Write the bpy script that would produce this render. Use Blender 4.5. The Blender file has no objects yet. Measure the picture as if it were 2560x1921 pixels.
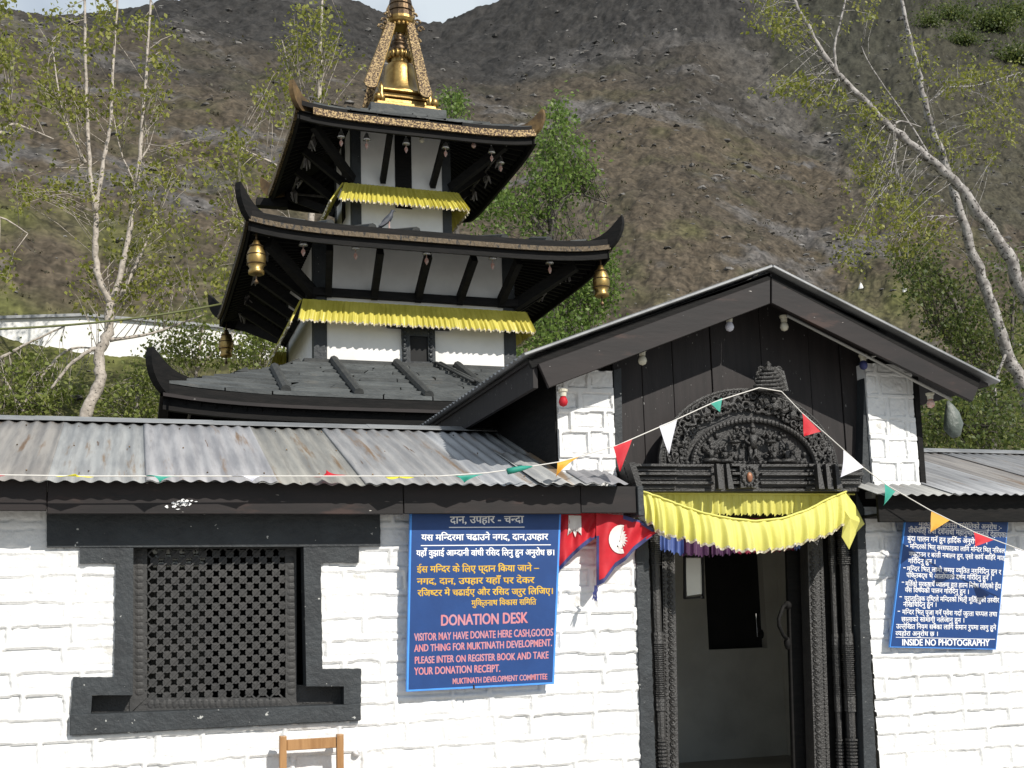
import bpy, bmesh, math, random
import numpy as np
from mathutils import Vector, Matrix
from math import sin, cos, pi, radians

SC = bpy.context.scene
COL = SC.collection
random.seed(7)
RNG = np.random.RandomState(11)

# ---------------------------------------------------------------- camera
YAW, PITCH, ROLL = radians(18.4), radians(7.8), 0.028
FOC, PCX, PCY, KPX = 2905.0, 1280.0, 1150.0, 2560.0 / 2212.0
CAM = Vector((0, 0, 1.6))
_F = Vector((sin(YAW) * cos(PITCH), cos(YAW) * cos(PITCH), sin(PITCH)))
_R0 = _F.cross(Vector((0, 0, 1))).normalized()
_U0 = _R0.cross(_F)
_U = cos(ROLL) * _U0 + sin(ROLL) * _R0
_R = cos(ROLL) * _R0 - sin(ROLL) * _U0
cd = bpy.data.cameras.new('camera')
cam = bpy.data.objects.new('camera', cd)
COL.objects.link(cam)
cam.matrix_world = Matrix(((_R.x, _U.x, -_F.x, CAM.x), (_R.y, _U.y, -_F.y, CAM.y), (_R.z, _U.z, -_F.z, CAM.z), (0, 0, 0, 1)))
cd.sensor_width = 36.0
cd.lens = 36.0 * FOC / 2560.0
cd.shift_y = (PCY - 960.5) / 2560.0
cd.clip_start = 0.05
cd.clip_end = 3000
SC.camera = cam

# ---------------------------------------------------------------- light
SUNDIR = Vector((-0.44, 1.0, -0.85)).normalized()      # way the light travels
w = bpy.data.worlds.new('World')
SC.world = w
w.use_nodes = True
nt = w.node_tree
bg = nt.nodes['Background']
sky = nt.nodes.new('ShaderNodeTexSky')
sky.sky_type = 'NISHITA'
sky.sun_disc = False
sky.sun_elevation = math.asin(-SUNDIR.z)
sky.sun_rotation = math.atan2(-SUNDIR.x, -SUNDIR.y)
sky.altitude = 3700
sky.air_density = 1.0
sky.dust_density = 2.0
tcw = nt.nodes.new('ShaderNodeTexCoord')
cn = nt.nodes.new('ShaderNodeTexNoise')
cn.inputs['Scale'].default_value = 2.4
cn.inputs['Detail'].default_value = 7.0
nt.links.new(tcw.outputs['Generated'], cn.inputs['Vector'])
cr = nt.nodes.new('ShaderNodeMapRange')
cr.inputs[1].default_value, cr.inputs[2].default_value = 0.36, 0.56
nt.links.new(cn.outputs['Fac'], cr.inputs[0])
cm = nt.nodes.new('ShaderNodeMix')
cm.data_type = 'RGBA'
nt.links.new(cr.outputs[0], cm.inputs[0])
nt.links.new(sky.outputs[0], cm.inputs[6])
cm.inputs[7].default_value = (5.6, 6.2, 6.7, 1)              # thin bright cloud
nt.links.new(cm.outputs[2], bg.inputs[0])
bg.inputs[1].default_value = 0.11
sl = bpy.data.lights.new('sun', 'SUN')
sl.energy = 4.6
sl.angle = radians(0.5)
sl.color = (1.0, 0.95, 0.87)
so = bpy.data.objects.new('sun', sl)
COL.objects.link(so)
so.rotation_euler = SUNDIR.to_track_quat('-Z', 'Y').to_euler()
SC.view_settings.view_transform = 'Standard'
SC.view_settings.look = 'None'
SC.view_settings.exposure = 0.22
SC.view_settings.gamma = 1
SC.cycles.max_bounces = 8
SC.cycles.diffuse_bounces = 5
SC.cycles.use_adaptive_sampling = True


# ---------------------------------------------------------------- helpers
def ray(u, v):
    return _F + _R * ((u * KPX - PCX) / FOC) - _U * ((v * KPX - PCY) / FOC)


def P(u, v, Y):
    """point at depth Y seen in the photograph at (u, v)"""
    d = ray(u, v)
    return CAM + d * (Y / d.y)


def PP(u, v, o, n):
    """point of the plane (o, n) seen at (u, v)"""
    d = ray(u, v)
    return CAM + d * ((o - CAM).dot(n) / d.dot(n))


def lerp(a, b, t):
    return a + (b - a) * t


def pw(pts, x):
    """piecewise linear"""
    if x <= pts[0][0]:
        return pts[0][1]
    for (x0, y0), (x1, y1) in zip(pts, pts[1:]):
        if x <= x1:
            return y0 + (y1 - y0) * (x - x0) / (x1 - x0)
    return pts[-1][1]


def tag(o, label=None, cat=None, group=None, kind=None):
    if label: o['label'] = label
    if cat: o['category'] = cat
    if group: o['group'] = group
    if kind: o['kind'] = kind
    return o


def empty(name, loc, label, cat, group=None):
    o = bpy.data.objects.new(name, None)
    COL.objects.link(o)
    o.location = Vector(loc)
    o.empty_display_size = 0.1
    return tag(o, label, cat, group)


def copy_tree(o, parent=None):
    c = o.copy()
    COL.objects.link(c)
    c.parent = parent
    for ch in list(o.children):
        copy_tree(ch, c)
    return c


def root_of(o):
    while o.parent is not None:
        o = o.parent
    return o


class MB:
    def __init__(s):
        s.v, s.f, s.m, s.cols = [], [], [], None

    def add(s, vs, fs, mi=0):
        b = len(s.v)
        s.v += [Vector(p) for p in vs]
        s.f += [tuple(b + i for i in f) for f in fs]
        s.m += [mi] * len(fs)
        return s

    def hexa(s, c, mi=0):
        """8 corners: bottom loop 0-3, top loop 4-7"""
        return s.add(c, [(0, 3, 2, 1), (4, 5, 6, 7), (0, 1, 5, 4), (1, 2, 6, 5), (2, 3, 7, 6), (3, 0, 4, 7)], mi)

    def box(s, x0, x1, y0, y1, z0, z1, mi=0):
        return s.hexa([(x0, y0, z0), (x1, y0, z0), (x1, y1, z0), (x0, y1, z0), (x0, y0, z1), (x1, y0, z1), (x1, y1, z1), (x0, y1, z1)], mi)

    def beam(s, a, b, wx, wz, up=(0, 0, 1), mi=0):
        a, b = Vector(a), Vector(b)
        d = (b - a).normalized()
        r = d.cross(Vector(up))
        if r.length < 1e-4: r = d.cross(Vector((0, 1, 0)))
        r.normalize()
        u = r.cross(d)
        r, u = r * wx / 2, u * wz / 2
        return s.hexa([a - r - u, a + r - u, b + r - u, b - r - u, a - r + u, a + r + u, b + r + u, b - r + u], mi)

    def prism(s, poly, ext, mi=0):
        """planar polygon pushed along ext"""
        ext = Vector(ext)
        n = len(poly)
        poly = [Vector(p) for p in poly]
        nrm = Vector((0, 0, 0))
        for i in range(n): nrm += poly[i].cross(poly[(i + 1) % n])
        if nrm.dot(ext) > 0: poly.reverse()
        vs = poly + [p + ext for p in poly]
        fs = [tuple(range(n)), tuple(range(2 * n - 1, n - 1, -1))]
        fs += [(i, i + n, (i + 1) % n + n, (i + 1) % n) for i in range(n)]
        return s.add(vs, fs, mi)

    def tube(s, pts, rad, n=8, mi=0, cap=True, sx=1.0, up=(0, 0, 1)):
        pts = [Vector(p) for p in pts]
        if not hasattr(rad, '__len__'): rad = [rad] * len(pts)
        vs, fs = [], []
        pr = None
        for i, p in enumerate(pts):
            d = (pts[min(i + 1, len(pts) - 1)] - pts[max(i - 1, 0)])
            if d.length < 1e-9: d = Vector((0, 0, 1))
            d.normalize()
            if pr is None:
                r = d.cross(Vector(up))
                if r.length < 1e-3: r = d.cross(Vector((0, 1, 0)))
            else:
                r = pr - d * pr.dot(d)
                if r.length < 1e-4: r = d.cross(Vector((0, 1, 0)))
            r.normalize()
            pr = r
            u = r.cross(d)
            for k in range(n):
                a = 2 * pi * k / n
                vs.append(p + (r * cos(a) * sx + u * sin(a)) * rad[i])
        for i in range(len(pts) - 1):
            for k in range(n):
                k2 = (k + 1) % n
                fs.append((i * n + k, i * n + k2, (i + 1) * n + k2, (i + 1) * n + k))
        if cap:
            fs.append(tuple(range(n - 1, -1, -1)))
            fs.append(tuple((len(pts) - 1) * n + k for k in range(n)))
        return s.add(vs, fs, mi)

    def lathe(s, o, prof, n=16, mi=0, axis=None):
        """prof: (radius, height) from bottom to top"""
        o = Vector(o)
        q = Vector((0, 0, 1)).rotation_difference(Vector(axis)) if axis else None
        vs, fs = [], []
        for r, h in prof:
            for k in range(n):
                a = 2 * pi * k / n
                p = Vector((r * cos(a), r * sin(a), h))
                vs.append(o + (q @ p if q else p))
        for i in range(len(prof) - 1):
            for k in range(n):
                k2 = (k + 1) % n
                fs.append((i * n + k, i * n + k2, (i + 1) * n + k2, (i + 1) * n + k))
        fs.append(tuple(range(n - 1, -1, -1)))
        fs.append(tuple((len(prof) - 1) * n + k for k in range(n)))
        return s.add(vs, fs, mi)

    def ball(s, o, r, n=8, mi=0, sc=(1, 1, 1)):
        o = Vector(o)
        m = max(4, n // 2 + 1)
        vs, fs = [], []
        for i in range(m + 1):
            t = pi * i / m
            for k in range(n):
                a = 2 * pi * k / n
                rr = max(sin(t), 0.02)
                vs.append(o + Vector((rr * cos(a) * r * sc[0], rr * sin(a) * r * sc[1], -cos(t) * r * sc[2])))
        for i in range(m):
            for k in range(n):
                k2 = (k + 1) % n
                fs.append((i * n + k, i * n + k2, (i + 1) * n + k2, (i + 1) * n + k))
        fs.append(tuple(range(n - 1, -1, -1)))
        fs.append(tuple(m * n + k for k in range(n)))
        return s.add(vs, fs, mi)

    def grid(s, rows, mi=0, loop=False):
        """rows of points"""
        n = len(rows[0])
        vs = [p for r in rows for p in r]
        fs = []
        for i in range(len(rows) - 1):
            for k in range(n if loop else n - 1):
                k2 = (k + 1) % n
                fs.append((i * n + k, i * n + k2, (i + 1) * n + k2, (i + 1) * n + k))
        return s.add(vs, fs, mi)

    def build(s, name, mat, parent=None, smooth=False, bevel=0.0, solid=0.0, colors=None, seg=1):
        me = bpy.data.meshes.new(name)
        o = bpy.data.objects.new(name, me)
        COL.objects.link(o)
        off = Vector((0, 0, 0))
        if parent is not None:
            o.parent = parent
            p = parent
            while p is not None:
                off += p.location
                p = p.parent
        me.from_pydata([(p - off)[:] for p in s.v], [], s.f)
        mats = mat if isinstance(mat, (list, tuple)) else [mat]
        for m in mats: me.materials.append(m)
        if len(mats) > 1: me.polygons.foreach_set('material_index', s.m)
        if colors is not None:
            at = me.color_attributes.new('tone', 'FLOAT_COLOR', 'POINT')
            at.data.foreach_set('color', np.asarray(colors, dtype=np.float32).ravel())
        me.update()
        if smooth: me.polygons.foreach_set('use_smooth', [True] * len(me.polygons))
        if bevel:
            b = o.modifiers.new('bevel', 'BEVEL')
            b.width = bevel
            b.segments = seg
            b.limit_method = 'ANGLE'
        if solid:
            b = o.modifiers.new('solid', 'SOLIDIFY')
            b.thickness = solid
            b.offset = 0
        return o


def vnoise(x, y, seed=0):
    """smooth value noise on numpy arrays, range -1..1"""
    r = np.random.RandomState(seed)
    T = r.rand(64, 64) * 2 - 1
    xi, yi = np.floor(x).astype(int), np.floor(y).astype(int)
    fx, fy = x - xi, y - yi
    fx, fy = fx * fx * (3 - 2 * fx), fy * fy * (3 - 2 * fy)
    a, b = T[xi % 64, yi % 64], T[(xi + 1) % 64, yi % 64]
    c, d = T[xi % 64, (yi + 1) % 64], T[(xi + 1) % 64, (yi + 1) % 64]
    return (a * (1 - fx) + b * fx) * (1 - fy) + (c * (1 - fx) + d * fx) * fy


def fbm(x, y, oct=4, seed=0, gain=0.5):
    s, a = 0, 1.0
    for i in range(oct):
        s = s + a * vnoise(x * 2 ** i + 17.3 * i, y * 2 ** i + 5.1 * i, seed + i)
        a *= gain
    return s


# ---------------------------------------------------------------- materials
def mk(name, c1, c2=None, scale=4.0, rough=0.7, metal=0.0, bump=0.0, bscale=30.0, stretch=(1, 1, 1), detail=6.0,
       specks=None, speck_amt=0.0, speck_scale=40.0, spec=0.4, blotch=None, blotch_amt=0.0, blotch_scale=2.0, lo=0.35, hi=0.65, tone=False, transl=0.0,
       blotch_stretch=None, sheen=0.0):
    m = bpy.data.materials.new(name)
    m.use_nodes = True
    n, l = m.node_tree.nodes, m.node_tree.links
    b = n['Principled BSDF']
    b.inputs['Roughness'].default_value = rough
    b.inputs['Metallic'].default_value = metal
    b.inputs['Specular IOR Level'].default_value = spec
    if sheen: b.inputs['Sheen Weight'].default_value = sheen
    tc = n.new('ShaderNodeTexCoord')
    mp = n.new('ShaderNodeMapping')
    mp.inputs['Scale'].default_value = stretch
    l.new(tc.outputs['Object'], mp.inputs[0])

    def noise(sc, det=detail, vec=None):
        t = n.new('ShaderNodeTexNoise')
        t.inputs['Scale'].default_value = sc
        t.inputs['Detail'].default_value = det
        t.inputs['Roughness'].default_value = 0.6
        l.new(vec or mp.outputs[0], t.inputs['Vector'])
        return t.outputs['Fac']

    def ramp(src, a, z):
        r = n.new('ShaderNodeMapRange')
        r.inputs[1].default_value = a
        r.inputs[2].default_value = z
        r.interpolation_type = 'SMOOTHSTEP'
        l.new(src, r.inputs[0])
        return r.outputs[0]

    def mix(f, a, c):
        x = n.new('ShaderNodeMix')
        x.data_type = 'RGBA'
        if isinstance(f, float): x.inputs[0].default_value = f
        else: l.new(f, x.inputs[0])
        for s, i in ((a, 6), (c, 7)):
            if isinstance(s, tuple): x.inputs[i].default_value = (*s, 1)
            else: l.new(s, x.inputs[i])
        return x.outputs[2]
    col = mix(ramp(noise(scale), lo, hi), tuple(c1), tuple(c2 or c1))
    if blotch:
        vec = None
        if blotch_stretch:
            m2 = n.new('ShaderNodeMapping')
            m2.inputs['Scale'].default_value = blotch_stretch
            m2.inputs['Location'].default_value = (3.1, 7.7, 1.3)
            l.new(tc.outputs['Object'], m2.inputs[0])
            vec = m2.outputs[0]
        col = mix(ramp(noise(blotch_scale, 8.0, vec), 1 - blotch_amt, 1 - blotch_amt + 0.12), col, tuple(blotch))
    if specks:
        col = mix(ramp(noise(speck_scale, 2.0), 1 - speck_amt, 1 - speck_amt + 0.03), col, tuple(specks))
    if tone:
        a = n.new('ShaderNodeAttribute')
        a.attribute_name = 'tone'
        x = n.new('ShaderNodeMix')
        x.data_type = 'RGBA'
        x.blend_type = 'MULTIPLY'
        x.inputs[0].default_value = 1.0
        l.new(col, x.inputs[6])
        l.new(a.outputs['Color'], x.inputs[7])
        col = x.outputs[2]
    l.new(col, b.inputs['Base Color'])
    if bump:
        bp = n.new('ShaderNodeBump')
        bp.inputs['Strength'].default_value = bump
        bp.inputs['Distance'].default_value = 0.02
        l.new(noise(bscale, 8.0), bp.inputs['Height'])
        l.new(bp.outputs[0], b.inputs['Normal'])
    if transl:
        tr = n.new('ShaderNodeBsdfTranslucent')
        l.new(col, tr.inputs['Color'])
        ms = n.new('ShaderNodeMixShader')
        ms.inputs[0].default_value = transl
        l.new(b.outputs[0], ms.inputs[1])
        l.new(tr.outputs[0], ms.inputs[2])
        l.new(ms.outputs[0], n['Material Output'].inputs[0])
    return m


M = {}
M['white'] = mk('whitewash', (.74, .74, .735), (.66, .66, .655), 3.0, .85, bump=.35, bscale=45, blotch=(.50, .49, .46), blotch_amt=.40, blotch_scale=5, spec=.2)
M['plaster'] = mk('smooth_whitewash', (.74, .73, .71), (.66, .65, .63), 2.0, .85, bump=.1, bscale=20, spec=.2)
M['slatepaint'] = mk('blue_grey_paint', (.032, .037, .041), (.022, .025, .028), 5.0, .6, bump=.5, bscale=25, specks=(.4, .4, .38), speck_amt=.285, speck_scale=24)
M['blackwood'] = mk('black_wood', (.008, .008, .008), (.013, .012, .0115), 6.0, .7, bump=.2, bscale=20, stretch=(1, 1, 6), spec=.12)
M['plank'] = mk('dark_plank', (.019, .0165, .0165), (.026, .022, .022), 3.0, .6, spec=.25, bump=.1, bscale=14, stretch=(6, 6, .7), specks=(.5, .5, .48), speck_amt=.27, speck_scale=22)
M['fascia'] = mk('brown_painted_board', (.021, .0165, .016), (.0145, .0125, .0125), 2.5, .55, bump=.06, bscale=10, stretch=(.7, 3, 3), specks=(.45, .43, .4), speck_amt=.255, speck_scale=14, spec=.25, blotch=(.045, .028, .024), blotch_amt=.42, blotch_scale=3)
M['carved'] = mk('oiled_carved_wood', (.022, .021, .020), (.034, .032, .030), 14, .42, bump=.6, bscale=70, spec=.6)
M['darkcarved'] = mk('black_carved_wood', (.014, .0135, .013), (.022, .021, .02), 12, .5, bump=.5, bscale=60, spec=.5)
M['lattice'] = mk('lattice_wood', (.042, .041, .040), (.030, .030, .030), 8, .6, bump=.3, bscale=40)
M['tin'] = mk('weathered_tin', (.36, .365, .365), (.235, .24, .247), 2.2, .6, .1, bump=.12, bscale=30, stretch=(7, .55, .55), blotch=(.21, .145, .09), blotch_amt=.432, blotch_scale=1.6, blotch_stretch=(6, .5, .5), tone=True, specks=(.14, .10, .075), speck_amt=.29, speck_scale=4)
M['tincap'] = mk('grey_tin_capping', (.29, .295, .30), (.19, .195, .20), 3, .5, .3, bump=.1)
M['slate'] = mk('mossy_slate', (.080, .086, .086), (.050, .055, .056), 3.5, .75, bump=.5, bscale=18, stretch=(1, 2, 2), tone=True, blotch=(.085, .085, .08), blotch_amt=.42, blotch_scale=4)
M['rollwood'] = mk('weathered_roll', (.05, .052, .05), (.035, .037, .037), 5, .75, bump=.4)
M['gold'] = mk('gilt_copper', (.40, .275, .10), (.22, .14, .05), 5, .40, .95, bump=.15, bscale=30)
M['goldrel'] = mk('gilt_repousse', (.36, .26, .13), (.06, .037, .024), 42, .5, .5, bump=1.0, bscale=30, lo=.42, hi=.55)
M['bronze'] = mk('dark_bronze', (.13, .085, .045), (.06, .04, .025), 6, .4, .8, bump=.2)
M['brownhorn'] = mk('gilt_brown_horn', (.20, .125, .05), (.08, .05, .025), 5, .5, .4, bump=.3)
M['silver'] = mk('aluminium_bell', (.62, .62, .62), (.45, .45, .45), 10, .3, .85)
M['leaf_red'] = mk('copper_leaf', (.55, .28, .22), (.62, .5, .45), 30, .4, .3)
M['gem'] = mk('orange_stone', (.34, .15, .07), (.22, .09, .05), 20, .35)
M['pipe'] = mk('painted_pipe', (.20, .19, .18), (.12, .11, .11), 6, .5, .2)
M['yellow'] = mk('yellow_cloth', (.76, .72, .20), (.70, .66, .16), 5, .6, bump=.15, bscale=60, transl=.2, spec=.3)
M['satin'] = mk('yellow_satin', (.60, .53, .10), (.50, .44, .07), 5, .38, bump=.1, bscale=40, transl=.12, spec=.6)
M['hem'] = mk('silver_trim', (.72, .66, .5), (.35, .3, .22), 60, .35, .35, lo=.4, hi=.6)
M['blue_c'] = mk('blue_cloth', (.10, .16, .42), (.07, .11, .32), 6, .4, transl=.15)
M['purple_c'] = mk('purple_cloth', (.085, .03, .09), (.05, .018, .06), 6, .4, transl=.15)
M['crimson_c'] = mk('crimson_cloth', (.22, .015, .05), (.15, .01, .03), 6, .4, transl=.15)
M['red_f'] = mk('red_flag_cloth', (.62, .022, .035), (.52, .015, .028), 6, .6, transl=.25, bump=.1)
M['navy_f'] = mk('navy_border_cloth', (.055, .065, .20), (.03, .035, .11), 8, .6, transl=.1)
M['white_f'] = mk('white_cloth', (.80, .80, .86), (.74, .74, .82), 5, .6, transl=.3)
M['emblem'] = mk('white_emblem_cloth', (.78, .74, .70), (.70, .66, .63), 5, .7, transl=.1)
M['teal_f'] = mk('teal_cloth', (.035, .34, .26), (.03, .28, .21), 5, .6, transl=.25)
M['orange_f'] = mk('orange_cloth', (.78, .42, .055), (.7, .35, .045), 5, .6, transl=.25)
M['yellow_f'] = mk('lemon_cloth', (.78, .74, .07), (.7, .64, .05), 5, .6, transl=.25)
M['string'] = mk('pale_cord', (.62, .60, .56))
M['signblue'] = mk('sign_blue_paint', (.010, .044, .165), (.012, .052, .19), 4, .45, bump=.05)
M['edgeblue'] = mk('light_blue_edge', (.075, .30, .82), (.06, .25, .7), 6, .45)
M['t_white'] = mk('white_lettering', (.80, .80, .80), rough=.6)
M['t_gold'] = mk('yellow_lettering', (.66, .42, .035), (.55, .33, .03), 14, .6)
M['t_pink'] = mk('pink_lettering', (.55, .19, .21), (.48, .24, .29), 10, .6)
M['pine'] = mk('varnished_pine', (.36, .20, .085), (.27, .14, .055), 6, .4, bump=.15, bscale=20, stretch=(4, 4, .5))
M['greywood'] = mk('grey_edge_wood', (.30, .22, .14), (.22, .16, .1), 8, .7)
M['inside'] = mk('interior_plaster', (.56, .55, .49), (.46, .45, .40), 2, .9, bump=.15, bscale=12)
M['void'] = mk('near_black_interior', (.02, .02, .02), (.014, .014, .014), 3, .9)  # near-black all over, for room linings, window panel, screen and poster frame
M['paper'] = mk('white_paper', (.8, .8, .74), (.74, .74, .68), 3, .8)
M['curtain'] = mk('dusty_curtain', (.12, .115, .10), (.07, .068, .06), 6, .9)
M['bark_l'] = mk('pale_bark', (.44, .39, .34), (.28, .245, .21), 9, .85, bump=.5, bscale=30, specks=(.09, .08, .07), speck_amt=.38, speck_scale=16)
M['bark_d'] = mk('dark_bark', (.13, .115, .10), (.07, .062, .055), 8, .9, bump=.6, bscale=25)
M['bark_w'] = mk('grey_white_bark', (.36, .34, .32), (.17, .155, .145), 7, .85, bump=.5, bscale=30, specks=(.05, .045, .04), speck_amt=.42, speck_scale=12)
M['ceramic'] = mk('lamp_holder', (.55, .52, .42), rough=.4)
M['ground'] = mk('paving', (.34, .32, .29), (.25, .235, .21), 1.2, .9, bump=.4, bscale=10)
M['cable'] = mk('green_cable', (.10, .11, .04), rough=.6)
M['rope'] = mk('grey_conduit', (.32, .31, .29), rough=.5)
M['pigeon'] = mk('pigeon_feathers', (.030, .034, .045), (.05, .054, .066), 20, .6)
M['bag'] = mk('grey_plastic', (.27, .30, .28), (.16, .19, .17), 5, .35, transl=.4, bump=.8, bscale=14)


def leafmat(name, c1, c2, c3, transl=.45):
    m = bpy.data.materials.new(name)
    m.use_nodes = True
    n, l = m.node_tree.nodes, m.node_tree.links
    b = n['Principled BSDF']
    b.inputs['Roughness'].default_value = .5
    b.inputs['Specular IOR Level'].default_value = .35
    g = n.new('ShaderNodeNewGeometry')
    r = n.new('ShaderNodeValToRGB')
    r.color_ramp.elements[0].color = (*c1, 1)
    r.color_ramp.elements[1].color = (*c3, 1)
    e = r.color_ramp.elements.new(.5)
    e.color = (*c2, 1)
    l.new(g.outputs['Random Per Island'], r.inputs[0])
    l.new(r.outputs[0], b.inputs['Base Color'])
    tr = n.new('ShaderNodeBsdfTranslucent')
    l.new(r.outputs[0], tr.inputs['Color'])
    ms = n.new('ShaderNodeMixShader')
    ms.inputs[0].default_value = transl
    l.new(b.outputs[0], ms.inputs[1])
    l.new(tr.outputs[0], ms.inputs[2])
    l.new(ms.outputs[0], n['Material Output'].inputs[0])
    return m


M['lf_spring'] = leafmat('spring_leaves', (.15, .17, .03), (.23, .25, .045), (.30, .29, .07))
M['lf_green'] = leafmat('green_leaves', (.09, .15, .03), (.14, .22, .045), (.20, .27, .065))
M['lf_dark'] = leafmat('dark_leaves', (.05, .075, .018), (.09, .125, .03), (.17, .19, .05))
M['lf_shrub'] = leafmat('shrub_leaves', (.11, .14, .03), (.17, .21, .045), (.24, .26, .07))

# ---------------------------------------------------------------- ground and gatehouse
g = MB()
g.add([(-60, -60, 0), (60, -60, 0), (60, 21, 0), (-60, 21, 0)], [(0, 1, 2, 3)])
tag(g.build('ground', M['ground']), kind='structure')

YW = 8.0
GATE = empty('temple_gatehouse', (2.0, YW, 0), 'whitewashed stone gatehouse with black trim, tin wing roofs and a gabled carved doorway', 'gatehouse')


def stone_sheet(x0, x1, z0, z1, Y, seed, holes=(), res=.0095, ch=(.135, .18), bl=(.24, .52), depth=.017, mirror=False):
    """rough stone courses with raised ribbon pointing, one height field"""
    r = np.random.RandomState(seed)
    nx, nz = int((x1 - x0) / res) + 1, int((z1 - z0) / res) + 1
    X, Z = np.meshgrid(np.linspace(x0, x1, nx), np.linspace(z0, z1, nz))
    wx = X + .012 * vnoise(X * 5, Z * 5, seed + 1) + .005 * vnoise(X * 22, Z * 22, seed + 2)
    wz = Z + .010 * vnoise(X * 3.3, Z * 6, seed + 3) + .004 * vnoise(X * 20, Z * 20, seed + 4)
    zb = [z0 - .05]
    while zb[-1] < z1 + .1: zb.append(zb[-1] + r.uniform(*ch))
    zb = np.array(zb)
    ci = np.clip(np.searchsorted(zb, wz) - 1, 0, len(zb) - 2)
    dz = np.minimum(wz - zb[ci], zb[ci + 1] - wz)
    dx = np.full_like(X, 9.0)
    tilt = np.zeros_like(X)
    for c in range(len(zb) - 1):
        xb = [x0 - r.uniform(0, .5)]
        while xb[-1] < x1 + .1: xb.append(xb[-1] + r.uniform(*bl))
        xb = np.array(xb)
        mk_ = ci == c
        xx = wx[mk_]
        k = np.clip(np.searchsorted(xb, xx) - 1, 0, len(xb) - 2)
        dx[mk_] = np.minimum(xx - xb[k], xb[k + 1] - xx)
        tilt[mk_] = r.uniform(-.005, .005, len(xb))[k]
    wv = .018 + .006 * vnoise(X * 9, Z * 9, seed + 7)
    d = np.minimum(dz, dx)
    rib = np.clip((wv - d) / .006 + .5, 0, 1)
    rib = rib * rib * (3 - 2 * rib)
    rough = .0033 * fbm(X * 11, Z * 15, 4, seed + 9, .55) + .0022 * vnoise(X * 55, Z * 55, seed + 15)
    fade = np.clip(.75 + .7 * vnoise(X * 2.1, Z * 2.1, seed + 21), .25, 1)
    grv = np.exp(-((d - wv - .004) / .0042) ** 2) * (1 - rib)
    h = - grv * .011 + rib * depth * fade + (1 - rib) * (tilt + rough) + rib * .0016 * fbm(X * 25, Z * 25, 2, seed + 31)
    mb = MB()
    keep = np.ones((nz - 1, nx - 1), bool)
    cxm, czm = (X[:-1, :-1] + X[1:, 1:]) / 2, (Z[:-1, :-1] + Z[1:, 1:]) / 2
    for (a, b_, c_, e_) in holes:
        keep &= ~((cxm > a) & (cxm < b_) & (czm > c_) & (czm < e_))
    pts = np.stack([X, Y - h, Z], -1).reshape(-1, 3)
    mb.v = [Vector(p) for p in pts.tolist()]
    ii, kk = np.nonzero(keep)
    a = ii * nx + kk
    mb.f = [tuple(t) for t in np.stack([a, a + 1, a + nx + 1, a + nx], -1).tolist()]
    return mb


def X_at(u, v, Y=YW): return P(u, v, Y).x


# --- white walls
WX0, WX1 = -1.9, X_at(1392, 1450)
RX0, RX1 = X_at(1882, 1400), 8.6
wa, wb_ = P(288, 1183, YW), P(662, 1520, YW)
WIN = (P(280, 1350, YW).x, P(668, 1350, YW).x, P(470, 1540, YW).z, P(470, 1178, YW).z)
stone_sheet(WX0, WX1, 0, 2.42, YW, 3, holes=[(P(190, 1520, YW).x, P(752, 1500, YW).x, P(200, 1556, YW).z, P(740, 1478, YW).z), WIN]).build('left_wall', M['white'], GATE, smooth=True)
stone_sheet(RX0, RX1, 0, 2.42, YW, 8).build('right_wall', M['white'], GATE, smooth=True)
pl = (P(1205, 900, YW).x, P(1326, 900, YW).x, P(1265, 1060, YW).z, P(1265, 800, YW).z)
pr = (P(1876, 900, YW).x, P(1980, 950, YW).x, P(1930, 1075, YW).z, P(1930, 788, YW).z)
for q, sd in ((pl, 41), (pr, 47)):
    m = stone_sheet(q[0], q[1], q[2], q[3], YW, sd, ch=(.15, .2), bl=(.17, .3), depth=.02)
    x0, x1, z0, z1 = q
    m.box(x0 + .001, x1 - .001, YW + .012, YW + .3, z0, z1)
    m.build('stone_pier', M['white'], GATE, smooth=False)

# --- wing rooms (dark inside), reveals behind the walls
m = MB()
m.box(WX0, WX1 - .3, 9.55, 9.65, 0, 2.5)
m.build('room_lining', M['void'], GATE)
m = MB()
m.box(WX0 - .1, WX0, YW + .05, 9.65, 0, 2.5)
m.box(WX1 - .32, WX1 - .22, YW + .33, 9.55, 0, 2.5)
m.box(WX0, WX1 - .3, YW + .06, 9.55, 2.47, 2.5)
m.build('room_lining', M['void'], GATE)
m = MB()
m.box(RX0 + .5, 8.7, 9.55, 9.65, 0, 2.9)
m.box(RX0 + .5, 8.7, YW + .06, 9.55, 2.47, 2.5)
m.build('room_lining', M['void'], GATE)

# --- window with black painted surround
WN = empty('window', (0, 0, 0), None, None)
WN.parent = GATE
WN.location = (0, 0, 0)


def px_prism(pts, Y0, Y1, mb=None):
    mb = mb or MB()
    mb.prism([P(u, v, Y0) for u, v in pts], (0, Y1 - Y0, 0))
    return mb


def ragged(pts, step=9, amp=1.0, seed=1, skip=()):
    """hand painted outline: subdivide and jitter"""
    r = random.Random(seed)
    out = []
    for i, (a, b) in enumerate(zip(pts, pts[1:] + pts[:1])):
        L = math.hypot(b[0] - a[0], b[1] - a[1])
        n = 1 if i in skip else max(1, int(L / step))
        for k in range(n):
            t = k / n
            j = 0 if k == 0 else r.uniform(-amp, amp)
            nx, ny = -(b[1] - a[1]) / L, (b[0] - a[0]) / L
            out.append((a[0] + (b[0] - a[0]) * t + nx * j, a[1] + (b[1] - a[1]) * t + ny * j))
    return out


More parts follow.
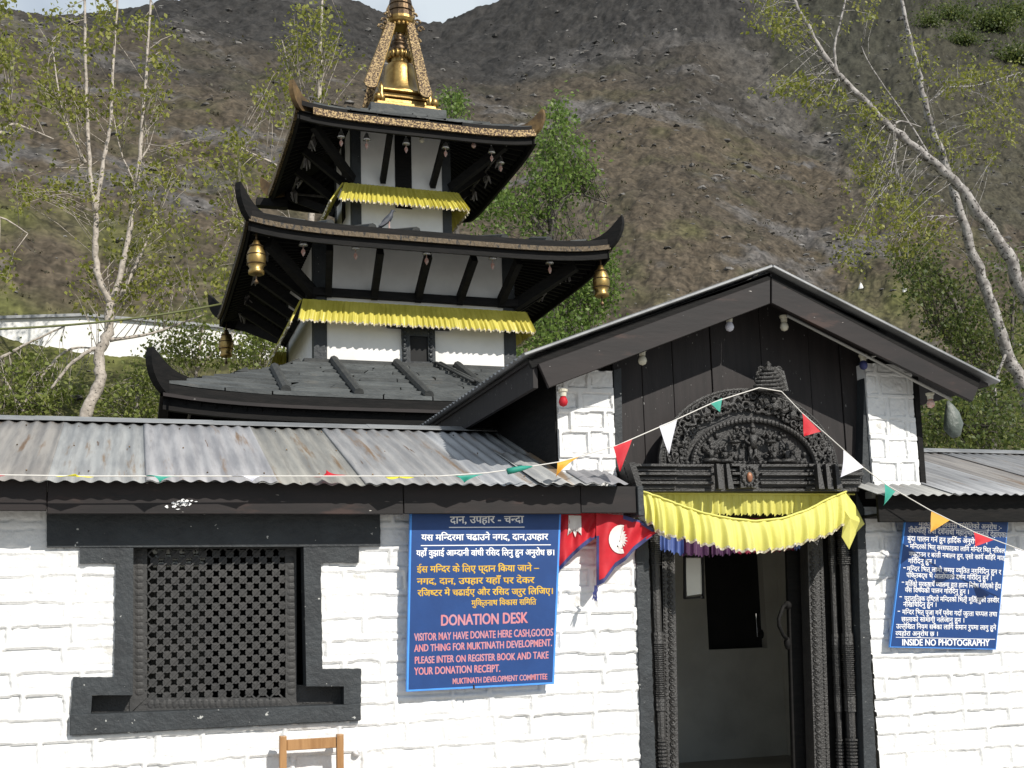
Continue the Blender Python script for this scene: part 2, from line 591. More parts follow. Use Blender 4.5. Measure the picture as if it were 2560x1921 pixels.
YS = YW - .028
sur = MB()
px_prism(ragged([(172, 1183.5), (288, 1183.5), (287, 1502), (199, 1502), (196, 1545), (152, 1545), (158, 1463), (246, 1463), (250, 1218), (172, 1218)], 8, .9, 3, skip=(0, 1, 2, 3, 4)), YS, YW + .14, sur)
sur.build('painted_surround', M['slatepaint'], WN)
sur = MB()
px_prism(ragged([(656, 1182.5), (775, 1180.5), (775, 1216), (693, 1216), (697, 1445), (780, 1445), (780, 1519.5), (743, 1521.5), (743, 1483), (662, 1483)], 8, .9, 4, skip=(0, 6, 7, 8, 9)), YS, YW + .14, sur)
sur.build('painted_surround', M['slatepaint'], WN)
px_prism(ragged([(101, 1085), (821, 1085), (822, 1180.5), (101, 1183)], 8, .6, 5, skip=(0, 2)), YS - .006, YW + .14).build('window_lintel', M['slatepaint'], WN)
px_prism(ragged([(151, 1543), (194, 1543.5), (744, 1523), (780, 1520), (780, 1557), (150, 1590)], 8, .7, 6, skip=(0, 1, 2)), YS - .03, YW + .2).build('window_sill', M['slatepaint'], WN, bevel=.006)
# carved inner frame
YF = YW + .09
fr = MB()
px_prism([(280, 1186), (318, 1186), (318, 1507), (280, 1542)], YF, YF + .06, fr)
px_prism([(616, 1186), (640, 1186), (641, 1534), (617, 1507)], YF, YF + .06, fr)
px_prism([(288, 1537), (318, 1507.5), (617, 1507.5), (641, 1535)], YF, YF + .06, fr)
px_prism([(289, 1150), (640, 1150), (640, 1185.5), (289, 1185.5)], YF, YF + .06, fr)
for k in range(22):                                        # leaf scale carving down both posts
    v = 1195 + k * 14.3
    for u, s in ((301, 1), (629, -1)):
        c = P(u, v, YF)
        fr.ball(c + Vector((0, .004, 0)), .034, 10, 0, (1, .28, .78))
for k in range(22):
    u = 325 + k * 13.2
    fr.ball(P(u, 1521 - (u - 325) * .006, YF + .004), .034, 10, 0, (.72, .28, 1))
fr.build('carved_frame', M['lattice'], WN, smooth=False)
# lattice
YL = YF + .018
lat = MB()
a0, a1 = P(319, 1186, YL), P(616, 1507, YL)
LX0, LX1, LZ0, LZ1 = a0.x, a1.x, a1.z, a0.z
pitch = (LX1 - LX0) / 10.2
wd = pitch * .53
for fam in (1, -1):
    k = -30
    while k < 40:
        c0 = LX0 + k * pitch
        pts = []
        # line x = c0 + fam*(z-LZ0) ; clip to rectangle
        for z in (LZ0, LZ1): pts.append((c0 + fam * (z - LZ0), z))
        (xa, za), (xb, zb) = pts
        def clipx(xa, za, xb, zb):
            if xa > xb: xa, za, xb, zb = xb, zb, xa, za
            if xb <= LX0 or xa >= LX1: return None
            if xa < LX0: za += (LX0 - xa) * (zb - za) / (xb - xa); xa = LX0
            if xb > LX1: zb -= (xb - LX1) * (zb - za) / (xb - xa); xb = LX1
            return xa, za, xb, zb
        q = clipx(xa, za, xb, zb)
        if q and abs(q[2] - q[0]) > .02:
            yy = YL + (0 if fam > 0 else .011)
            lat.beam((q[0], yy, q[1]), (q[2], yy, q[3]), .010, wd * 1.05, up=(0, -1, 0))
            # beam(wx across up x dir)
        k += 1
# small rivet knobs at every crossing soften the diamonds into octagons
i = 0
zz = LZ0
while zz < LZ1 + .01:
    xx = LX0 + (0 if i % 2 == 0 else pitch / 2)
    while xx < LX1 + .01:
        if LX0 + .01 < xx < LX1 - .01 and LZ0 + .01 < zz < LZ1 - .01:
            lat.lathe((xx, YL - .004, zz), [(pitch * .345, 0), (pitch * .315, .008)], 9, 0, axis=(0, -1, 0))
        xx += pitch
    zz += pitch / 2
    i += 1
lat.build('lattice', M['lattice'], WN)
m = MB()
n = 24
rows = []
for j in range(6):
    rows.append([Vector((lerp(LX0 - .02, lerp(LX0, LX1, .42), i / n), YL + .10 + .022 * sin(i * 1.4 + j * .4), lerp(LZ1 - .0, LZ0 - .02, j / 5))) for i in range(n + 1)])
m.grid(rows)
m.build('curtain', M['curtain'], WN, smooth=True)
m = MB()
cA, cB = P(336, 1184, YL + .05), P(440, 1226, YL + .05)
for k in range(12):
    for j in range(3):
        x = lerp(cA.x, cB.x, (k + .5 * (j % 2)) / 11.5)
        z = lerp(cA.z, cB.z, (j + .5) / 3)
        m.lathe((x, YL + .05, z), [(.022, 0), (.02, .004)], 6, 0, axis=(0, -1, 0))
m.build('paper_cutouts', M['paper'], WN)
px_prism([(199, 1500), (288, 1500), (288, 1553), (199, 1553)], YW + .10, YW + .13).build('frame_wing', M['darkcarved'], WN)
px_prism([(640, 1480), (744, 1480), (744, 1525), (640, 1532)], YW + .10, YW + .13).build('frame_wing', M['darkcarved'], WN)
m = MB()
s0 = P(205, 1551, YW - .05)
m.tube([P(205, 1550, YW - .04), P(225, 1545, YW - .05), P(255, 1546, YW - .045), P(290, 1541, YW - .03)], .0035, 5)
m.tube([P(215, 1551, YW - .045), P(245, 1548, YW - .05), P(275, 1545, YW - .045)], .003, 5)
tag(m.build('dry_straw', M['greywood']), 'dry yellow straw lying on the left end of the black window sill', 'straw')

# --- corrugated sheet helper
LAM = .100


def corrugated(x0, x1, y0, z0, y1, z1, seed, rag=.007, amp=.0085, mb=None, cols=None, sheet=.70, lift=0.0):
    """sheets from eave (y0,z0) up to ridge (y1,z1); waves run across x"""
    r = random.Random(seed)
    mb = mb or MB()
    cols = cols if cols is not None else []
    x = x0
    si = 0
    L = math.hypot(y1 - y0, z1 - z0)
    nrm = Vector((0, -(z1 - z0) / L, (y1 - y0) / L))
    while x < x1 - 1e-6:
        xe = min(x + sheet + LAM * 1.2, x1)
        n = max(4, int((xe - x) / LAM * 8))
        t = r.uniform(.72, 1.12)
        wm = r.choice((0, 0, .05, .12))
        tint = (t * r.uniform(.98, 1.03), t * (1 - wm * .45), t * (r.uniform(.98, 1.04) - wm))
        ext = r.uniform(-rag, rag)
        lft = .006 * (si % 2) + r.uniform(0, .003) + lift
        rows = []
        for j in range(5):
            q = j / 4
            row = []
            for i in range(n + 1):
                xx = lerp(x, xe, i / n)
                d = amp * sin(2 * pi * xx / LAM) + lft + .002 * sin(3.1 * xx) * (1 - q)
                edge = (ext + .004 * sin(xx * 9.7)) if j == 0 else 0
                yy = lerp(y0, y1, q) - edge * (y1 - y0) / L
                z_ = lerp(z0, z1, q) - edge * (z1 - z0) / L
                row.append(Vector((xx, yy, z_)) + nrm * d)
            rows.append(row)
        mb.grid(rows)
        cols += [(*tint, 1)] * (5 * (n + 1))
        x += sheet
        si += 1
    return mb, cols


YE = 7.62
zE = P(690, 1046, YE).z
YR = 9.6
zR = P(430, 915, YR).z
mb, cl = corrugated(-2.0, 3.05, YE, zE, YR, zR, 5)
corrugated(2.72, 3.40, YE - .02, zE + .0, YE + 1.0, zE + (zR - zE) * 1.0 / (YR - YE), 15, mb=mb, cols=cl, lift=.016, sheet=.36)
mb.build('tin_roof', M['tin'], GATE, smooth=True, colors=cl, solid=.0015)
mb, cl = corrugated(-2.0, 3.05, 11.6, zE, YR, zR, 6)
mb.build('tin_roof', M['tin'], GATE, smooth=True, colors=cl, solid=.0015)
zE2 = P(2100, 1070, YE).z
zR2 = P(2100, 977, YR).z
mb, cl = corrugated(P(1893, 1045, YE).x, 8.8, YE, zE2, YR, zR2, 9)
mb.build('tin_roof', M['tin'], GATE, smooth=True, colors=cl, solid=.0015)
m = MB()
for xa, xb, zr in ((-2.0, 3.02, zR), (6.22, 8.8, zR2)):
    m = MB()
    n = int((xb - xa) / 1.3) + 1
    for k in range(n):
        q0, q1 = xa + k * 1.3, min(xa + k * 1.3 + 1.34, xb)
        if q1 - q0 < .1: continue
        o = .003 * (k % 2)
        for s in (-1, 1):
            m.hexa([(q0, YR + s * .16, zr - .035 + o), (q1, YR + s * .16, zr - .035 + o), (q1, YR, zr + .022 + o), (q0, YR, zr + .022 + o),
                    (q0, YR + s * .16, zr - .030 + o), (q1, YR + s * .16, zr - .030 + o), (q1, YR, zr + .027 + o), (q0, YR, zr + .027 + o)])
    m.build('ridge_capping', M['tincap'], GATE)
# nails of the roof sheets
m = MB()
for k in range(40):
    x = -1.6 + k * .123
    for q in (.12, .5, .85):
        if (k * 7 + int(q * 10)) % 3: continue
        m.ball((x, lerp(YE, YR, q), lerp(zE, zR, q) + .012), .006, 6)
m.build('roof_nails', M['bronze'], GATE)

# --- fascia of the wings + rafters and soffit
YFA = 7.74
zt, zb = P(690, 1060, YFA).z, P(690, 1111, YFA).z
m = MB()
xs = [-2.0, P(101, 1090, YFA).x, P(872, 1090, YFA).x, P(1255, 1090, YFA).x, P(1376, 1090, YFA).x]
for i, (xa, xb) in enumerate(zip(xs, xs[1:])):
    dz = (.018, 0, .004, .012)[i]
    m.box(xa + .002, xb - .002, YFA + .003 * (i % 2), YFA + .03, zb + dz, zt + .05)
m.build('fascia_board', M['fascia'], GATE, bevel=.004)
m = MB()
xa, xb = P(1376, 1085, YFA).x, P(1389, 1085, YFA).x
m.box(xa, xb, YFA - .02, YW, zb - .01, zt + .05)
m.build('end_block', M['slatepaint'], GATE, bevel=.004)
zf = P(2100, 1128, YFA).z
m = MB()
m.box(P(1897, 1090, YFA).x, 8.8, YFA, YFA + .03, zf, zE2 + .012)
m.build('fascia_board', M['blackwood'], GATE, bevel=.004)
m = MB()
m.box(-2.0, 3.5, YFA + .03, YW + .02, zb + .07, zb + .09)
m.box(P(1897, 1090, YFA).x, 8.8, YFA + .03, YW + .02, zf + .05, zf + .07)
m.build('soffit', M['blackwood'], GATE)
# white paint splash on the fascia
m = MB()
r = random.Random(4)
for k in range(46):
    u = r.gauss(388, 14); v = 1087 + r.gauss(0, 6)
    if not 1079 < v < 1104: continue
    c = P(u, v, YFA - .0015)
    ww, hh = r.uniform(.004, .016), r.uniform(.003, .012)
    m.prism([c + Vector((-ww, 0, 0)), c + Vector((0, 0, -hh)), c + Vector((ww, 0, .002)), c + Vector((.002, 0, hh))], (0, -.001, 0))
m.build('paint_splash', M['t_white'], GATE)

# --- gable roof
YG = 7.65
GL, GP, GR = P(1136, 769, YG), P(1665, 580, YG), P(2150, 826, YG)
YGB = 12.9
for (a, b, nm) in ((GL, GP, 'L'), (GR, GP, 'R')):
    d = b - a
    L = d.length
    d = d / L
    nrm = Vector((-d.z, 0, d.x))
    if nrm.z < 0: nrm = -nrm
    mb = MB()
    n = int((YGB - YG) / LAM * 8)
    rows = []
    for i in range(n + 1):
        y = YG - .03 + (YGB - YG + .03) * i / n
        o = .010 * sin(2 * pi * y / LAM)
        rows.append([a - d * .03 + Vector((0, y - YG, 0)) + nrm * (o + .012), a + d * L * .5 + Vector((0, y - YG, 0)) + nrm * (o + .014), b + Vector((0, y - YG, 0)) + nrm * (o + .012)])
    mb.grid(rows)
    mb.build('gable_tin_roof', M['tincap'], GATE, smooth=True, solid=.0015)
    # dark boarding under the tin
    mb = MB()
    e0, e1 = a + d * .05, b
    mb.hexa([e0 + Vector((0, .03, -.05)), e1 + Vector((0, .03, -.05)), e1 + Vector((0, 5.2, -.05)), e0 + Vector((0, 5.2, -.05)),
             e0 + Vector((0, .03, -.025)), e1 + Vector((0, .03, -.025)), e1 + Vector((0, 5.2, -.025)), e0 + Vector((0, 5.2, -.025))])
    mb.build('roof_boarding', M['plank'], GATE)
    # folded flashing along the rake
    mb = MB()
    f0, f1 = (a - d * .02, b)
    q = Vector((0, -.035, 0))
    mb.hexa([f0 + q, f1 + q, f1 + q + Vector((0, .12, 0)), f0 + q + Vector((0, .12, 0)),
             f0 + q + nrm * .02, f1 + q + nrm * .02, f1 + q + Vector((0, .12, 0)) + nrm * .02, f0 + q + Vector((0, .12, 0)) + nrm * .02])
    mb.build('rake_flashing', M['tincap'], GATE, bevel=.004)
m = MB()
px_prism([(1664, 604), (1664, 656), (1186, 838), (1163, 786)], YG, YG + .035, m)
m.build('bargeboard', M['fascia'], GATE, bevel=.004)
m = MB()
px_prism([(1667, 604), (2114, 838), (2101, 868), (1667, 655)], YG, YG + .035, m)
m.build('bargeboard', M['fascia'], GATE, bevel=.004)
# shadowed ledger between flashing and bargeboard
m = MB()
px_prism([(1664, 589), (1664, 612), (1150, 795), (1140, 776)], YG + .03, YG + .07, m)
px_prism([(1667, 589), (2118, 820), (2112, 842), (1667, 612)], YG + .03, YG + .07, m)
m.build('ledger_board', M['blackwood'], GATE)
# left eave board going back and the side wall under it
m = MB()
e0 = P(1160, 790, YG)
m.box(e0.x - .015, e0.x + .02, YG + .05, 12.8, P(1175, 845, YG).z + .03, GL.z - .01)
m.build('eave_board', M['plank'], GATE)
m = MB()
m.box(pl[0] - .015, pl[0] + .06, YW + .02, 12.8, 2.4, GL.z + .18)
m.build('side_wall', M['blackwood'], GATE)
m = MB()
xr_ = pr[1] + .01
m.box(xr_, xr_ + .05, YW - .005, 12.8, 2.4, GR.z + .10)
m.build('side_wall', M['blackwood'], GATE)
# white strip nailed under the right rake
m = MB()
m.tube([P(1700, 682, YG + .10), P(1880, 774, YG + .10), P(2056, 864, YG + .10)], .012, 6)
m.build('conduit', M['rope'], GATE, smooth=True)

# plank gable wall
YP = 8.12
js = [1326, 1391, 1459, 1543, 1652, 1757, 1823, 1880]
m = MB()
for i, (ua, ub) in enumerate(zip(js, js[1:])):
    ta = [P(ua, 900, YP).x, P(ub, 900, YP).x]
    def roofz(x):
        return (lerp(GL.z, GP.z, (x - GL.x) / (GP.x - GL.x)) if x < GP.x else lerp(GR.z, GP.z, (x - GR.x) / (GP.x - GR.x))) - .04
    ya = YP + .004 * (i % 3)
    pts = [(ta[0] + .003, ya, 2.3), (ta[1] - .003, ya, 2.3), (ta[1] - .003, ya, roofz(ta[1]))]
    if ta[0] < GP.x < ta[1]: pts.append((GP.x, ya, roofz(GP.x)))
    pts.append((ta[0] + .003, ya, roofz(ta[0])))
    m.prism(pts, (0, .03, 0))
m.box(pl[0], pr[1], YP + .045, YP + .06, 2.3, 3.3)
m.build('plank_gable', M['plank'], GATE, bevel=.003)
# grey painted posts beside the piers
m = MB()
px_prism([(1326, 800), (1342, 795), (1346, 1040), (1330, 1040)], YW + .03, YW + .12, m)
m.build('painted_post', M['slatepaint'], GATE)
m = MB()
px_prism([(1868, 778), (1875.5, 780), (1884, 1060), (1862, 1060)], YW + .02, YW + .12, m)
m.build('painted_post', M['slatepaint'], GATE)

# ---------------------------------------------------------------- doorway
DR = empty('doorway', (0, 0, 0), None, None)
DR.parent = GATE


def slab(pts, Y0, Y1, name, mat, par=DR, bevel=.003):
    return px_prism(pts, Y0, Y1).build(name, mat, par, bevel=bevel)


slab(ragged([(1372, 1112), (1399, 1112), (1418, 1700), (1387, 1700)], 7, 1.0, 11, skip=(0, 2)), YW - .022, YW + .25, 'painted_jamb', M['slatepaint'])
slab(ragged([(1850, 1062), (1868, 1100), (1895, 1700), (1868, 1700)], 7, 1.4, 12, skip=(0, 3)), YW - .022, YW + .3, 'painted_jamb', M['slatepaint'])
slab([(1389, 1060), (1880, 1060), (1880, 1112), (1389, 1112)], YW + .16, YW + .3, 'door_head', M['blackwood'])


def turned(u0, v0, u1, v1, Y, rad, name, mat, seed):
    """carved door column: ringed shaft with plain panels"""
    r = random.Random(seed)
    a, b = P(u0, v0, Y), P(u1, v1, Y)
    prof = []
    L = (a - b).length
    h = 0.0
    while h < L:
        q = h / L
        if q < .18 or .33 < q < .52 or q > .80:
            rr = rad * (1.0 + .16 * r.random())
            st = .026 if q < .18 else .016
            prof += [(rr, h), (rr, h + st * .55), (rad * .78, h + st * .62), (rad * .78, h + st)]
            h += st
        elif .28 < q < .33 or .52 < q < .56:
            prof += [(rad * 1.1, h), (rad * 1.0, h + .03)]
            h += .03
        else:
            prof += [(rad * .86, h), (rad * .84, h + .05)]
            h += .05
    m = MB()
    m.lathe(b, [(p, min(hh, L)) for p, hh in prof], 10, 0, axis=(a - b))
    return m.build(name, mat, DR, smooth=False)


turned(1410, 1113, 1432, 1710, YW + .08, .046, 'carved_column', M['carved'], 1)
turned(1819, 1113, 1845, 1710, YW + .08, .046, 'carved_column', M['carved'], 2)
turned(1794, 1113, 1818, 1710, YW + .15, .030, 'carved_column', M['carved'], 3)


def carved_jamb(pts, Y, u_mid, n, rad, bead=None):
    m = px_prism(pts, Y, Y + .12)
    (ua, va), (ub, vb) = u_mid
    for k in range(n):
        t = (k + .5) / n
        c = P(lerp(ua, ub, t), lerp(va, vb, t), Y)
        m.lathe(c, [(rad, -.002), (rad * .85, .010), (rad * .5, .004), (rad * .3, .012)], 9, 0, axis=(0, -1, 0))
    if bead:
        (ua, va), (ub, vb), nb, rb = bead
        for k in range(nb):
            t = (k + .5) / nb
            m.ball(P(lerp(ua, ub, t), lerp(va, vb, t), Y), rb, 6)
    return m.build('carved_jamb', M['carved'], DR)


carved_jamb([(1429, 1113), (1456, 1113), (1467, 1710), (1440, 1710)], YW + .15, ((1446, 1190), (1455, 1705)), 34, .026, ((1434, 1190), (1443, 1705), 60, .010))
carved_jamb([(1742, 1113), (1775, 1113), (1795, 1710), (1762, 1710)], YW + .17, ((1754, 1190), (1771, 1705)), 34, .028, ((1771, 1190), (1788, 1705), 60, .011))
for q_, ya in (([(1853, 1113), (1860, 1113), (1880, 1710), (1872, 1710)], .12), ([(1775, 1113), (1848, 1113), (1868, 1710), (1795, 1710)], .22), ([(1396, 1113), (1430, 1113), (1442, 1710), (1412, 1710)], .22)):
    px_prism(q_, YW + ya, YW + .3).build('door_frame', M['blackwood'], DR)
# open door leaf with handle
DL = px_prism([(1700, 1190), (1752, 1180), (1765, 1700), (1714, 1660)], YW + .34, YW + .38).build('door_leaf', M['blackwood'], DR, bevel=.004)
m = MB()
yh = YW + .26
m.tube([P(1698, 1305, yh), P(1691, 1312, yh - .03), P(1682, 1338, yh - .05), P(1683, 1352, yh - .05), P(1692, 1372, yh - .03), P(1699, 1380, yh)], .016, 7)
m.ball(P(1701, 1308, yh + .02), .035, 8)
m.ball(P(1701, 1390, yh + .02), .03, 8, 0, (1, 1, 1.8))
m.build('handle', M['blackwood'], DL, smooth=True)

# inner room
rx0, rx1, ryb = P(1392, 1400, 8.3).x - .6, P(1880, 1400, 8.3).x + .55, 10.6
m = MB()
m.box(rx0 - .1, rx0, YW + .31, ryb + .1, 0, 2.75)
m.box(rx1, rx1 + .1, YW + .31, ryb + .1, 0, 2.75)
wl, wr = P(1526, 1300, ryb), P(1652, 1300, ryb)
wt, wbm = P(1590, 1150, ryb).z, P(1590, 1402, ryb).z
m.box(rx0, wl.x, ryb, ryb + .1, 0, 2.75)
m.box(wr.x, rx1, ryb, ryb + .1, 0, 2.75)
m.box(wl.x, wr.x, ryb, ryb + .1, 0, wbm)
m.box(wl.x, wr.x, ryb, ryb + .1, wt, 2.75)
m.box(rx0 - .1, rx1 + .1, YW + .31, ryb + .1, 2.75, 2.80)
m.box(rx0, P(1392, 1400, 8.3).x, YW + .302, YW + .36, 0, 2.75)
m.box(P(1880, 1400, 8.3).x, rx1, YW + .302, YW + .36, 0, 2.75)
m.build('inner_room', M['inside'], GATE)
m = MB()
m.box(rx0, rx1, YW - .1, ryb, .0, .16)
m.build('stone_threshold', M['ground'], GATE)
# back opening kept dark by an added black screen, leaving a bright slit
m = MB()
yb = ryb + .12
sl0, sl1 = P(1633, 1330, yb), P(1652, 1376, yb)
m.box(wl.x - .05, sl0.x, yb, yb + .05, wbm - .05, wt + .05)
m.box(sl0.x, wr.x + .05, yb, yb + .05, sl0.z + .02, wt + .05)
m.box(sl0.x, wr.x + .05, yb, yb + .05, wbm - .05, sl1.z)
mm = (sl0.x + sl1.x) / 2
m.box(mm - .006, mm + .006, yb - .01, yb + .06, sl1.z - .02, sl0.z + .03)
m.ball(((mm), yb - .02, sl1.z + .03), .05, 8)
m.build('added_black_screen', M['void'], GATE)
m = MB()
m.box(3.2, 7.5, 11.6, 11.8, 0, 2.3)  # pale wall added so the slit shows bright
tag(m.build('added_white_wall', M['plaster']), 'white wall added behind the slit at the back of the doorway to brighten it', 'wall')
YPO = 8.66
m = MB()
m.prism([P(1481, 1206, YPO), P(1514, 1206, YPO), P(1517, 1283, YPO), P(1484, 1288, YPO)], (0, .008, 0))
fp = m.build('framed_poster', M['paper'])
tag(fp, 'white poster in a dark frame hanging just inside the doorway', 'poster')
m = MB()
for a, b in (((1479, 1200), (1479, 1294)), ((1517, 1200), (1519, 1294)), ((1479, 1293), (1519, 1290)), ((1479, 1202), (1517, 1202))):
    m.beam(P(*a, YPO - .004), P(*b, YPO - .004), .022, .016)
m.build('frame', M['void'], fp)

# --- carved lintel beam
LT = empty('carved_lintel', (0, 0, 0), None, None)
LT.parent = GATE
YLN = YW - .13
m = MB()
for k in range(6):
    v0, v1 = 1004 + k * 9.4, 1004 + k * 9.4 + 6.0
    out = (.075, .045, .085, .05, .07, .035)[k]
    segs = [(1347 + k * 3.2, 1458), (1458, 1538), (1602 - 30, 1602), (1640, 1740), (1740, 1795), (1795, 1864 - k * 2.0)]
    for j, (ua, ub) in enumerate(segs):
        oo = out + (.02, .0, .028, .0, .018, .0)[j]
        a0, a1, b1, b0 = P(ua, v0, YLN), P(ub, v0, YLN), P(ub, v1, YLN), P(ua, v1, YLN)
        m.prism([a0, a1, b1, b0], (0, -oo + .04, 0))
px_prism([(1345, 1003), (1866, 1003), (1856, 1062), (1364, 1062)], YLN, YW + .12, m)
m.build('mouldings', M['carved'], LT, bevel=.003)
for u in (1541, 1562, 1757, 1776, 1796):
    m = MB()
    m.prism([P(u, 1004, YLN - .05), P(u + 6, 1004, YLN - .05), P(u + 17, 1058, YLN - .09), P(u + 5, 1058, YLN - .09)], (0, -.05, 0))
    m.build('bracket', M['darkcarved'], LT)
m = MB()
m.prism([P(1347, 1003, YLN - .02), P(1360, 1003, YLN - .02), P(1378, 1062, YLN - .02), P(1366, 1062, YLN - .02)], (0, -.1, 0))
m.build('bracket', M['darkcarved'], LT)
m = MB()
c = P(1618, 1030, YLN - .07)
m.box(c.x - .075, c.x + .075, c.y, c.y + .07, c.z - .085, c.z + .085)
for k in range(14):
    a = 2 * pi * k / 14
    m.ball(c + Vector((.062 * cos(a), -.004, .07 * sin(a))), .015, 6)
m.build('boss', M['carved'], LT)
m = MB()
m.ball(c + Vector((.0, -.01, -.005)), .031, 10, 0, (.8, .5, 1.25))
m.build('orange_gem', M['gem'], LT, smooth=True)

# --- tympanum (torana)
TY = empty('carved_tympanum', (0, 0, 0), None, None)
TY.parent = GATE
YT = YW - .06
tb0, tb1, tap = P(1420, 1003, YT), P(1800, 1004, YT), P(1640, 842, YT)
tc_ = (tb0 + tb1) / 2
tc_ = Vector((tc_.x + .02, YT, tb0.z - .01))
TA, TB = (tb1.x - tb0.x) / 2, tap.z - tb0.z


def ell(t, f=1.0, y=0.0):
    return tc_ + Vector((-TA * f * cos(t), y, TB * f * sin(t)))


m = MB()
m.prism([ell(pi * k / 28) for k in range(29)], (0, .05, 0))
m.build('back_panel', M['darkcarved'], TY)
m = MB()
m.tube([ell(pi * k / 40, 1.0, -.01) for k in range(41)], .016, 6)
m.tube([ell(pi * k / 40, .95, -.012) for k in range(41)], .010, 6)
for k in range(84):
    m.ball(ell(pi * (k + .5) / 84, .975, -.014), .011, 5)
m.build('outer_rim', M['carved'], TY)


def ell2(t, y=0.0):
    return tc_ + Vector((.03, 0, 0)) + Vector((-TA * .70 * cos(t), y, TB * .60 * sin(t)))


m = MB()
m.tube([ell2(pi * k / 30, -.03) for k in range(31)], .020, 6)
for k in range(46):
    m.ball(ell2(pi * (k + .5) / 46, -.042), .019, 6)
m.build('inner_arch', M['carved'], TY)
m = MB()
r = random.Random(12)


def scroll(c, R, turns, a0, dirn, th):
    pts = []
    for k in range(int(turns * 10) + 1):
        a = a0 + dirn * 2 * pi * k / 10
        q = 1 - k / (turns * 10 + 2)
        pts.append(c + Vector((R * q * cos(a), -.035 * (1 - q) - .02, R * q * sin(a))))
    m.tube(pts, [th * (1 - .5 * k / len(pts)) for k in range(len(pts))], 6)


for k in range(34):                                           # serpents and foliage in the outer band
    t = pi * (k + .5) / 34
    for f in (.78, .90):
        c = ell(t + r.uniform(-.03, .03), f + r.uniform(-.02, .02))
        if (c - tc_ - Vector((.03, 0, 0))).z < .02: continue
        q = Vector((c.x - tc_.x - .03, 0, c.z - tc_.z))
        if (q.x / (TA * .74)) ** 2 + (q.z / (TB * .66)) ** 2 < 1: continue
        scroll(c, r.uniform(.035, .055), r.uniform(1.0, 1.6), r.uniform(0, 6.3), r.choice((-1, 1)), .013)
        m.ball(c + Vector((r.uniform(-.03, .03), -.03, r.uniform(-.03, .03))), r.uniform(.014, .026), 6)
for s in (-1, 1):                                             # two long serpents falling from the crest
    pts = []
    for k in range(24):
        t = pi / 2 + s * (.12 + .042 * k)
        pts.append(ell(t, .86 + .05 * sin(k * 1.3), -.045))
    m.tube(pts, [.026 - .0006 * k for k in range(24)], 7)
    for q in (.35, .62):
        b = ell(pi / 2 + s * q, .84, -.05)
        m.ball(b, .034, 8, 0, (1, .7, 1.2))
        m.ball(b + Vector((-s * .02, -.02, .045)), .021, 7)
        m.tube([b, b + Vector((s * .05, -.02, -.03)), b + Vector((s * .07, -.02, .03))], [.013, .011, .008], 5)
m.build('serpent_scrolls', M['carved'], TY)


def figure(u, v, h, seated, name='deity_figure'):
    r = random.Random(u)
    m = MB()
    b = P(u, v, YT - .035)
    if seated:
        m.ball(b + Vector((0, -.01, h * .12)), h * .30, 9, 0, (1.35, .6, .4))
        m.tube([b + Vector((-h * .34, -.02, h * .1)), b + Vector((0, -.05, h * .14)), b + Vector((h * .34, -.02, h * .1))], h * .085, 6)
        z0 = h * .2
    else:
        for s in (-1, 1):
            m.tube([b + Vector((s * h * .07, 0, 0)), b + Vector((s * h * .08, 0, h * .25)), b + Vector((s * h * .06, 0, h * .45))], [h * .045, h * .05, h * .07], 7)
        m.tube([b + Vector((-h * .12, -.02, h * .08)), b + Vector((0, -.03, h * .25)), b + Vector((h * .12, -.02, h * .08))], h * .03, 5)
        z0 = h * .42
    m.tube([b + Vector((0, 0, z0)), b + Vector((0, -.01, z0 + h * .16)), b + Vector((0, -.01, z0 + h * .32))], [h * .10, h * .09, h * .13], 8, sx=1.15)
    m.ball(b + Vector((0, -.015, z0 + h * .45)), h * .085, 9, 0, (1, 1, 1.2))
    m.lathe(b + Vector((0, -.015, z0 + h * .52)), [(h * .09, 0), (h * .07, h * .05), (h * .02, h * .14)], 8)
    for s in (-1, 1):
        sh = b + Vector((s * h * .13, -.01, z0 + h * .30))
        m.tube([sh, sh + Vector((s * h * .13, -.02, -h * .13)), sh + Vector((s * h * .06, -.045, -h * .02 - h * .2 * (not seated)))], [h * .045, h * .038, h * .03], 6)
        m.tube([sh, sh + Vector((s * h * .17, -.01, .02)), sh + Vector((s * h * .2, -.02, h * .18))], [h * .04, h * .034, h * .03], 6)
        m.ball(sh + Vector((s * h * .2, -.02, h * .21)), h * .05, 6)
    return m.build(name, M['carved'], TY, smooth=True)


figure(1628, 1003, .30, False)
for u, v, h in ((1536, 1003, .20), (1566, 1003, .17), (1672, 1003, .17), (1700, 1004, .20)): figure(u, v, h, True)
for u, v, h in ((1585, 960, .13), (1662, 960, .13)): figure(u, v, h, True, 'attendant_figure')
m = MB()
for k in range(60):
    t = r.uniform(0, pi)
    f = math.sqrt(r.random()) * .93
    c = tc_ + Vector((.03 - TA * .68 * f * cos(t), -.008, TB * .57 * f * sin(t)))
    m.ball(c, r.uniform(.012, .026), 6, 0, (1, .8, 1))
for k in range(26):
    m.ball(P(1462 + k * 11.2, 1000, YT - .03), .019, 6, 0, (1.2, .8, .8))
m.build('background_relief', M['darkcarved'], TY)
